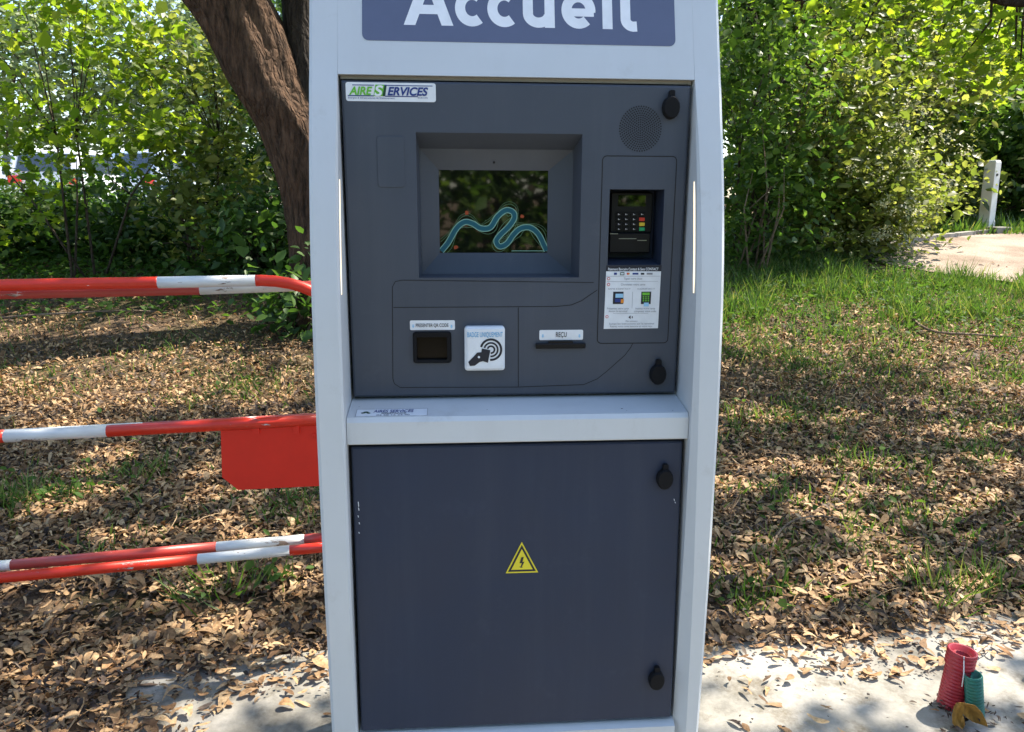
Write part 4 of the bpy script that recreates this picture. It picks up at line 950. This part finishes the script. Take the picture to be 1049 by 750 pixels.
# bare brown twigs in the hollow of the right hedge
mb = MB()
bs = plant('dead_shrub', G(775, 9.0), 'bare brown twiggy shrub in the dark hollow beside the kiosk', 'shrub', [((0, 0, 1.4), (.5, .3, .9), 8)], .06, M['leaf_dark'], 8, .013, 14, .12, None, 'leaf', 'drytwig')

# trees on the near side, behind the camera: they are what the dark screen mirrors
for i, (x, y, h) in enumerate(((-5, -9, 7), (1.5, -11, 8), (7, -9.5, 7.5))):
    plant('roadside_tree', (x, y, 0), ('left', 'middle', 'right')[i] + ' one of three trees across the road from the kiosk', 'tree', [((0, 0, h * .5), (2.2, 1.5, h * .4), 42)], .26, M['leaf_dark'], 4, .12, 60, .5, 'trees across the road', 'small')

for i, (x, y) in enumerate(((-3.6, -5.2), (-1.2, -5.6), (1.4, -5.3), (4.0, -5.6))):
    plant('roadside_shrub', (x, y, -.02), ('leftmost dense', 'left middle dense', 'right middle dense', 'rightmost dense')[i] + ' shrub facing the kiosk across the slab', 'shrub', [((0, 0, 1.6), (1.5, .8, 1.6), 80), ((0, 0, .5), (1.5, .7, .6), 30)], .15, M['leaf_dark'], 6, .03, 50, .32, 'shrubs facing the kiosk', 'small')
# ------------------------------------------------------------------ litter and grass
def sample(n, xr, yr): return RNG.uniform(xr[0], xr[1], n), RNG.uniform(yr[0], yr[1], n)
ex = np.array([p.x for p in edge]); ey = np.array([p.y for p in edge])
def slabdist(x, y):    # >0: metres beyond the slab's back edge
    e_ = np.interp(x, ex, ey); return np.where(x < ex[0] - .1, 1.0, np.maximum(y - e_ + .03, (ex[0] + .05 - x) * .75))
def wob(x, y): return np.sin(x * 3.1 + 1.3 * np.sin(y * 2.3)) * np.sin(y * 2.7 + 1.1 * np.sin(x * 1.9)) + .6 * np.sin(x * 7.3 + y * 5.1) * np.sin(y * 8.9 - x * 3)
def litter(name, n, tpl, size, mat, ymin, ymax, xs_, thick, keep_slab, spread=.7):
    y = ymin + (ymax - ymin) * RNG.uniform(0, 1, n) ** spread; x = RNG.uniform(-1, 1, n) * (xs_ + y * .78)
    sd = slabdist(x, y); w = wob(x * 1.3, y * 1.3)
    pk = np.where(sd > .02 + .05 * w, 1, np.where(sd > -.16 + .12 * w, keep_slab * 4, np.where(sd > -.9, keep_slab * (.25 + .4 * (w > .8)), keep_slab * .2)))
    pk = np.where((sd > 0) & (y > 5.2), pk * np.clip(1.15 - (y - 5.2) * .3, .12, 1), pk)
    if mat is M['litter']: pk = np.where(sd > 0, pk * np.clip(.78 + .4 * wob(x * .9 + 3, y * 1.1), .45, 1), pk)
    k = RNG.uniform(0, 1, n) < pk; x, y, sd = x[k], y[k], sd[k]
    on = (x > ex[0] - .25) & (y < np.interp(x, ex, ey) + .02)
    z = np.where(sd > 0, gza(x, y) + np.where(y < 2.5, -.03, 0), SLZ) + np.where(sd > 0, RNG.uniform(.004, thick, len(x)), RNG.uniform(.002, .008, len(x))) 
    z = np.where((sd > 0) & (sd < .25), np.maximum(z, SLZ * (1 - sd / .25) + .004), z)
    nr = RNG.normal(size=(len(x), 3)) * .34; nr[:, 2] = 1; z = np.where(on, np.maximum(z, SLZ + RNG.uniform(.003, .02, len(x))), z); nr[sd < 0] *= [.35, .35, 1]
    p = np.stack([x, y, z], 1)
    return scatter(name, tpl, p, np.clip(RNG.lognormal(-.05, .32, len(x)), .4, 1.55) * size, nr, mat)
tag(litter('fallen_leaves', 82000, 'samara', .038, M['litter'], 1.4, 4.6, .35, .03, .06), kind='stuff')
tag(litter('fallen_leaves', 26000, 'curl', .035, M['litter'], 1.4, 5.5, .35, .035, .02), kind='stuff')
tag(litter('rotting_leaves', 34000, 'curl', .036, M['rotten'], 1.4, 5.0, .35, .02, .012), kind='stuff')
tag(litter('fallen_leaves', 62000, 'curl', .045, M['litter'], 4.2, 9.5, .5, .03, 0, .85), kind='stuff')
tag(litter('rotting_leaves', 15000, 'curl', .048, M['rotten'], 4.2, 9.5, .5, .025, 0, .85), kind='stuff')
tag(litter('leaf_stalks', 5200, 'stalk', .11, M['litter'], 1.5, 6.0, .35, .035, .015), kind='stuff')
tag(litter('leaf_crumbs', 26000, 'small', .012, M['rotten'], 1.4, 3.2, .3, .012, .10), kind='stuff')
def grass(name, n, xr, yr, hgt, dens, mat, tpl='blade', wid=1.0):
    x, y = sample(n, xr, yr); k = RNG.uniform(0, 1, n) < dens(x, y); x, y = x[k], y[k]
    p = np.stack([x, y, gza(x, y) - .005 - np.where(y < 2.5, .03, 0)], 1); t = np.zeros((len(x), 3)); t[:, 2] = 1; t[:, :2] = RNG.normal(size=(len(x), 2)) * .55
    nr = RNG.normal(size=(len(x), 3)); nr[:, 2] *= .1
    h = hgt(x, y) * RNG.uniform(.35, 1.3, len(x)) * np.clip(.8 + .35 * wob(x * 1.7, y * 1.7), .45, 1.2)
    return scatter(name, tpl, p, h, nr, mat, tang=t, widths=wid / np.maximum(h / .25, .25) * np.ones(len(x)))
def band(v, a, b2, c, d): return np.clip((v - a) / (b2 - a), 0, 1) * np.clip((d - v) / (d - c), 0, 1)
def dens_r(x, y): return band(y, 5.7, 8.2, 10.6, 12.0) * np.clip(.7 + .6 * wob(x * .8, y * .9), 0.2, 1) * ((y < 8.9) | (x < 4.2 + 0 * y))
tag(grass('grass', 95000, (1.2, 7), (5.5, 11.2), lambda x, y: np.where(y > 7.2, .19, .11), dens_r, M['grass'], wid=.55), kind='stuff')
tag(grass('grass', 16000, (3.5, 10), (11.9, 15), lambda x, y: .25 + 0 * x, lambda x, y: .8 + 0 * x, M['grass'], wid=1.6), kind='stuff')
spots = [ground(px, py) for px, py in ((800, 505), (825, 380), (980, 440), (765, 440), (945, 400), (1010, 470), (880, 440), (15, 515), (75, 500), (120, 490), (300, 470), (230, 400), (60, 330), (290, 520), (850, 560), (780, 620), (1000, 560), (925, 520), (150, 560), (260, 330), (880, 365), (1040, 390), (780, 360), (860, 470), (930, 480), (830, 430), (1030, 430), (905, 560), (990, 530), (790, 560), (740, 500))]
def dens_sp(x, y):
    d = np.zeros_like(x)
    for i, s in enumerate(spots): d = np.maximum(d, np.exp(-(((x - s.x) / (.10 + .035 * s.y)) ** 2 + ((y - s.y) / (.10 + .05 * s.y)) ** 2)) * (.6 if i % 2 else .35))
    return np.clip(d + .012, 0, 1)
tag(grass('grass', 120000, (-4, 4.5), (2.5, 6.4), lambda x, y: .085 + 0 * x, dens_sp, M['grass'], wid=.5), kind='stuff')
tag(grass('grass', 9000, (-6, 0), (5.0, 9), lambda x, y: .12 + 0 * x, lambda x, y: .12 + .4 * (wob(x, y) > .5), M['grass'], wid=.5), kind='stuff')
# low leafy weeds mixed in
def weeds(n, xr, yr, dens, size):
    x, y = sample(n, xr, yr); k = RNG.uniform(0, 1, n) < dens(x, y); x, y = x[k], y[k]
    p = np.stack([x, y, gza(x, y) + RNG.uniform(.02, .10, len(x))], 1); nr = RNG.normal(size=(len(x), 3)) * .5; nr[:, 2] = 1
    return scatter('ground_cover', 'leaf', p, RNG.uniform(.6, 1.3, len(x)) * size, nr, M['weed'])
tag(weeds(9000, (1.0, 5), (6.3, 11), lambda x, y: band(y, 6.4, 8.5, 10.2, 11), .05), kind='stuff')
tag(weeds(14000, (-4, 4.5), (2.8, 6.4), lambda x, y: dens_sp(x, y) * .35, .035), kind='stuff')
tag(weeds(16000, (-7, 0), (7.2, 10.5), lambda x, y: .2 + .8 * (y > 8.4), .07), kind='stuff')
# single tufts one can point at
def tuft(px, py, n, h, label, spread=.05, leafy=0):
    g = ground(px, py); root = empty('grass_tuft', (g.x, g.y, gz(g.x, g.y) - (.03 if g.y < 2.5 else 0)), 0, label=label, cat='plant', group='grass tufts in the leaf litter')
    p = RNG.normal(size=(n, 3)) * spread; p[:, 2] = 0; t = np.zeros((n, 3)); t[:, :2] = p[:, :2] / spread * .45 + RNG.normal(size=(n, 2)) * .55; t[:, 2] = 1
    hh = RNG.uniform(.5, 1.2, n) * h
    bl = scatter('blades', 'blade', p, hh, RNG.normal(size=(n, 3)) * [1, 1, .1] + [0, 0, .6], M['grass'], root, tang=t, widths=.42 / np.maximum(hh / .2, .3))
    tag(bl, kind='stuff')
    if leafy:
        q = RNG.normal(size=(leafy, 3)) * spread * 1.2; q[:, 2] = RNG.uniform(.03, h * .7, leafy); nr = RNG.normal(size=(leafy, 3)) * .5; nr[:, 2] = 1
        scatter('leaves', 'leaf', q, RNG.uniform(.03, .05, leafy), nr, M['weed'], root)
tuft(962, 612, 110, .17, 'long bladed grass tuft by the slab edge, above the conduits', .07)
tuft(1018, 604, 70, .13, 'grass tuft at the right edge behind the slab', .06)
tuft(768, 618, 60, .11, 'grass tuft right beside the kiosk at the slab edge', .05, 14)
tuft(868, 617, 40, .09, 'small leafy tuft in the litter between the other two tufts', .05, 16)
tuft(225, 608, 60, .16, 'yellowing grass tuft under the white part of the lowest rail', .06, 8)
tuft(282, 600, 20, .10, 'broad leaved weed at the right end of the lowest rail', .045, 24)
tuft(12, 520, 60, .17, 'upright grass tuft at the left edge under the middle rail', .05)
tuft(66, 512, 30, .12, 'leafy weed under the white part of the middle rail', .06, 40)

# ------------------------------------------------------------------ small things
def conduit(base_px, top_px, r, mat, label, ribs, collar=False):
    b0_ = plane_pt(*base_px, SLZ); d = ray(*top_px)
    # top: the point on the ray nearest to a stem leaning sideways only (same depth as the base)
    t = b0_.y / d.y; tp = CAM + d * t; ax = (tp - b0_); L = ax.length; az = ax.normalized(); axx = az.orthogonal().normalized()
    fr = Matrix((axx, az.cross(axx), az)).transposed().to_4x4(); fr.translation = Vector((0, 0, 0))
    root = empty('corrugated_conduit', b0_, 0, label=label, cat='conduit', group='conduit ends sticking out of the slab')
    mb = MB(); prof = []
    zend = L * (.78 if collar else 1)
    n = ribs
    for i in range(n):
        z0 = -.02 + (zend + .02) * i / n; h = (zend + .02) / n
        prof += [(r * .93, z0), (r, z0 + h * .25), (r, z0 + h * .65), (r * .93, z0 + h * .9)]
    prof += [(r * .93, zend), (r * .84, zend), (r * .82, zend * .3), (.001, zend * .28)]
    mb.lathe(prof, fr, 28); mb.build('pipe', mat, root, True)
    if collar:
        mb = MB(); pr = []
        for i in range(4):
            z0 = zend - .006 + (L - zend + .006) * i / 4; h = (L - zend) / 4
            pr += [(r * 1.06, z0), (r * 1.12, z0 + h * .3), (r * 1.12, z0 + h * .7), (r * 1.06, z0 + h)]
        pr += [(r * 1.1, L + .002), (r * .93, L + .002), (r * .9, zend + .002), (r * .80, zend + .001)]
        mb.lathe(pr, fr, 28); mb.build('collar', mat, root, True)
        mb = MB(); mb.lathe([(r * .74, zend * .3), (r * .74, L - .012), (r * .62, L - .010), (r * .60, zend * .4)], fr, 20); mb.build('inner_sleeve', mat, root, True)
        p = [fr @ Vector((0, 0, L + .004)) + Vector((-r * .45, -r * .95, 0)), fr @ Vector((0, 0, L * .75)) + Vector((-r * .3, -r * 1.18, 0)), fr @ Vector((0, 0, L * .5)) + Vector((-r * .15, -r * 1.12, 0))]
        mb = MB(); mb.tube(p, .0015, 5); mb.build('string', M['sticker'], root)
    return root
M['conduit_red'] = paint('red conduit plastic', (.36, .018, .032), .42, .2, dirt=(.22, .13, .10), dirt_amt=.6, scale=25)
M['conduit_green'] = paint('green conduit plastic', (.013, .14, .115), .42, .2, dirt=(.11, .14, .12), dirt_amt=.6, scale=25)
conduit((973, 722), (986, 667), .0335, M['conduit_red'], 'thick red corrugated conduit end standing on the slab', 15, True)
conduit((999, 733), (997, 691), .0228, M['conduit_green'], 'thin green corrugated conduit end leaning beside the red one', 15)
g = plane_pt(996, 742, SLZ); lf = empty('dead_leaf', g, 0, label='large curled yellow dead leaf at the foot of the conduits', cat='leaf')
M['yleaf'] = paint('yellow dead leaf', (.36, .17, .022), .65, .5, dirt=(.09, .04, .015), dirt_amt=1.0, scale=38)
def leaf_half(cols):
    # rows of points across the half, from the ridge to the rim
    mb = MB(); n = len(cols[0]); vs = []
    for row in cols:
        for px, py, Y in row: p = at(px, py, Y) - g; vs.append((p.x, p.y, max(p.z, .002)))
    fs = [(i * n + j, i * n + j + 1, (i + 1) * n + j + 1, (i + 1) * n + j) for i in range(len(cols) - 1) for j in range(n - 1)]
    mb.add(vs, fs); o = mb.build('leaf_half', M['yleaf'], lf, True); md = o.modifiers.new('thick', 'SOLIDIFY'); md.thickness = .0007
Y0 = g.y
leaf_half([[(980, 720, Y0 - .03), (979, 721.5, Y0 - .028), (977.5, 724, Y0 - .03)], [(984, 724, Y0 - .02), (980, 728, Y0 - .012), (975.5, 733, Y0 - .035)], [(986, 731, Y0 - .018), (981, 736, Y0 - .006), (976, 741, Y0 - .036)], [(988, 738, Y0 - .018), (984, 743, Y0 - .014), (980, 746, Y0 - .034)], [(988.5, 743, Y0 - .02), (987, 746, Y0 - .022), (984.5, 748, Y0 - .03)]])
leaf_half([[(980, 720, Y0 - .03), (984, 719.5, Y0 - .022), (988, 720, Y0 - .026)], [(984, 724, Y0 - .02), (991, 723, Y0 + .004), (999, 722.5, Y0 - .02)], [(986, 731, Y0 - .018), (995, 729, Y0 + .008), (1006, 730, Y0 - .022)], [(990, 735, Y0 - .018), (1000, 736, Y0 + .004), (1010, 738, Y0 - .022)], [(997, 740, Y0 - .02), (1004, 742, Y0 - .012), (1012, 744.5, Y0 - .022)]])
cb = plane_pt(985, 726, SLZ); n = 150; q = RNG.normal(size=(n, 3)) * [.045, .032, 0] + [cb.x, cb.y - .012, SLZ + .004]; q[:, 2] += RNG.uniform(0, .012, n)
nr = RNG.normal(size=(n, 3)) * .4; nr[:, 2] = 1
tag(scatter('leaf_crumbs', 'curl', q, np.clip(RNG.lognormal(-.2, .5, n), .3, 2) * .016, nr, M['rotten']), kind='stuff')
# twigs
def twig(pix, r, label, lift=.02):
    pts = [ground(*p) for p in pix]; o0 = pts[0].copy(); root_pts = []
    for i, p in enumerate(pts):
        root_pts.append((p.x - o0.x, p.y - o0.y, gz(p.x, p.y) - (.03 if p.y < 2.5 else 0) + lift + (.05 * math.sin(math.pi * i / (len(pts) - 1))) - o0.z))
    mb = MB(); q = catmull(root_pts, 4); mb.tube([Vector(p) for p in q], [r * (1 - .5 * i / len(q)) for i in range(len(q))], 6)
    o = mb.build('fallen_twig', M['drytwig'], None, True); o.location = o0; tag(o, label, 'twig')
twig([(787, 585), (795, 560), (815, 547), (850, 545), (895, 555), (930, 562)], .0045, 'arched dry twig lying in the litter right of the kiosk')
twig([(-20, 330), (30, 329), (75, 328), (130, 324), (170, 322)], .012, 'long pale stick lying below the top rail on the left')
twig([(-10, 462), (8, 456), (20, 452)], .01, 'short pale stick end at the left edge under the middle rail')
twig([(925, 318), (950, 345), (1000, 350), (1060, 349)], .014, 'long stick lying in the leaves at the right edge')
# bollard and the stone block beside it
bb_ = ground(1009, 238.5); bp = Vector((bb_.x, bb_.y, gz(bb_.x, bb_.y))); bh = 71 * (bp.y) / FPX * 1.0
M['bollard'] = paint('white bollard paint', (.72, .70, .64), .6, .04, dirt=(.45, .42, .35), dirt_amt=.2, scale=9)
bol = empty('bollard', bp, R(33), label='white square bollard with slanted top standing at the path edge', cat='bollard')
mb = MB(); s_ = .093
lean = lambda z: (.06 * z / bh, 0.05 * z / bh)
def bsec(z, k=1): lx_, ly_ = lean(z); return [(lx_ + a * s_ * k, ly_ + c * s_ * k, z) for a, c in ((-1, -1), (1, -1), (1, 1), (-1, 1))]
mb.loft([bsec(-.1), bsec(.18), bsec(.2, .93), bsec(bh * .97, .93), bsec(bh, .8)]); mb.build('post', M['bollard'], bol, bevel=.008)
mb = MB()
lx_, ly_ = lean(bh * .83); mb.lathe([(.001, .014), (.02, .014), (.024, 0)], Matrix.Translation((lx_ - .02, ly_ - s_ * .935, bh * .80)) @ Matrix.Rotation(R(90), 4, 'X'), 12); mb.build('fitting', M['black'], bol)
mb = MB(); mb.box(lx_ + s_ * .90, lx_ + s_ * .93 + .012, ly_ - .05, ly_ + .03, bh * .86, bh * .9); mb.build('fitting', M['black'], bol)
p = ground(1026, 240.5); mb = MB(); mb.box(-.15, .15, -.1, .1, -.05, .12); o = mb.build('stone_block', M['concrete'], None, bevel=.015); o.location = (p.x - .05, p.y, gz(p.x, p.y)); o.rotation_euler = (0, 0, .25)
tag(o, 'low pale stone block at the foot of the bollard', 'block')

# ------------------------------------------------------------------ cars in the car park
M['car_white'] = paint('white car paint', (.72, .74, .77), .25, .02); M['car_silver'] = paint('silver blue car paint', (.42, .50, .60), .25, .03)
M['tail'] = flat('tail light red', (.55, .02, .015), .2); M['tyre'] = flat('tyre', (.02, .02, .02), .8); M['carglass'] = glassmat('car glass', (.04, .055, .07), .05); M['rim'] = paint('wheel rim', (.4, .4, .42), .3, .05)
def car(loc, rz, mat, label, tall=0.0):
    root = empty('parked_car', loc, rz, label=label, cat='car', group='cars parked beyond the left hedge'); L, Wd_, H = 2.1, .86, 1.48 + tall
    # x = across, y = along (rear at -L)
    side = [(-L, .35), (-L - .03, .62), (-L + .05, .95), (-L + .32, H - .08), (-L + .7, H), (.35, H), (1.05, .98), (L - .05, .84), (L + .02, .55), (L - .06, .28), (-L + .1, .26)]
    mb = MB(); rings = []
    for x, k in ((-Wd_, .0), (-Wd_ + .08, 1), (Wd_ - .08, 1), (Wd_, .0)):
        rings.append([(x * (1 if z < .97 else .86), y * (1 if k else .985), z - (0 if k else .02 * (z > .9))) for y, z in side])
    mb.loft(rings); mb.build('body', mat, root, bevel=.04)
    mb = MB(); t = lambda z: (z - .95) / (H - .08 - .95)
    yy = lambda z: -L + .05 + .27 * t(z) - .015
    mb.add([(-.62, yy(1.02), 1.02), (.62, yy(1.02), 1.02), (.58, yy(H - .14), H - .14), (-.58, yy(H - .14), H - .14)], [(0, 1, 2, 3)]); mb.build('rear_window', M['carglass'], root)
    for s in (-1, 1):
        mb = MB(); sx = s * (Wd_ * .93 + .012)
        mb.add([(sx, -L + .45, 1.0), (sx, .75, 1.0), (sx * .96, .25, H - .12), (sx * .96, -L + .62, H - .12)], [(0, 1, 2, 3) if s > 0 else (3, 2, 1, 0)]); mb.build('side_window', M['carglass'], root)
        mb = MB(); mb.box(s * .62 - .14, s * .62 + .14, -L - .045, -L + .1, .72, .92); mb.build('tail_light', M['tail'], root)
        for y in (-L + .75, L - .8):
            mb = MB(); fr = Matrix.Translation((s * (Wd_ - .09), y, .32)) @ Matrix.Rotation(R(90), 4, 'Y'); mb.lathe([(.2, -.1), (.31, -.09), (.32, 0), (.31, .09), (.2, .1)], fr, 20)
            w = mb.build('wheel', M['tyre'], root, True); mb = MB(); mb.lathe([(.001, .06 * s), (.2, .085 * s)], fr, 16); mb.build('rim', M['rim'], w, True)
    return root
def CP(px, Y): p = at(px, 200, Y); return (p.x, Y, .875)
car(CP(82, 21), R(8), M['car_white'], 'white car with red tail lights glimpsed through the left hedge', .1)
car(CP(8, 21.5), R(5), M['car_silver'], 'silver blue car at the far left, partly behind leaves', .1)
car(CP(182, 24), R(-12), M['car_silver'], 'pale blue car glimpsed just left of the leaning trunk', .25)

# ------------------------------------------------------------------ light
w = bpy.data.worlds.new('World'); scene.world = w; w.use_nodes = True; nt = w.node_tree
sky = nt.nodes.new('ShaderNodeTexSky'); sky.sky_type = 'NISHITA'; sky.sun_disc = False; sky.sun_elevation = R(56); sky.sun_rotation = math.atan2(SUN.x, SUN.y)
nt.links.new(sky.outputs[0], nt.nodes['Background'].inputs[0]); nt.nodes['Background'].inputs[1].default_value = .15
ld = bpy.data.lights.new('sun', 'SUN'); ld.energy = 5.0; ld.angle = R(.5); ld.color = (1, .92, .78)
lo = bpy.data.objects.new('sun', ld); COL.objects.link(lo); lo.rotation_euler = SUN.to_track_quat('Z', 'Y').to_euler(); lo.location = (5, 3, 12)
vs_ = scene.view_settings; vs_.view_transform = 'Standard'; vs_.look = 'None'; vs_.gamma = 1; vs_.use_curve_mapping = False; vs_.exposure = 1.38
scene.cycles.use_denoising = True; scene.cycles.max_bounces = 8; scene.cycles.transparent_max_bounces = 4
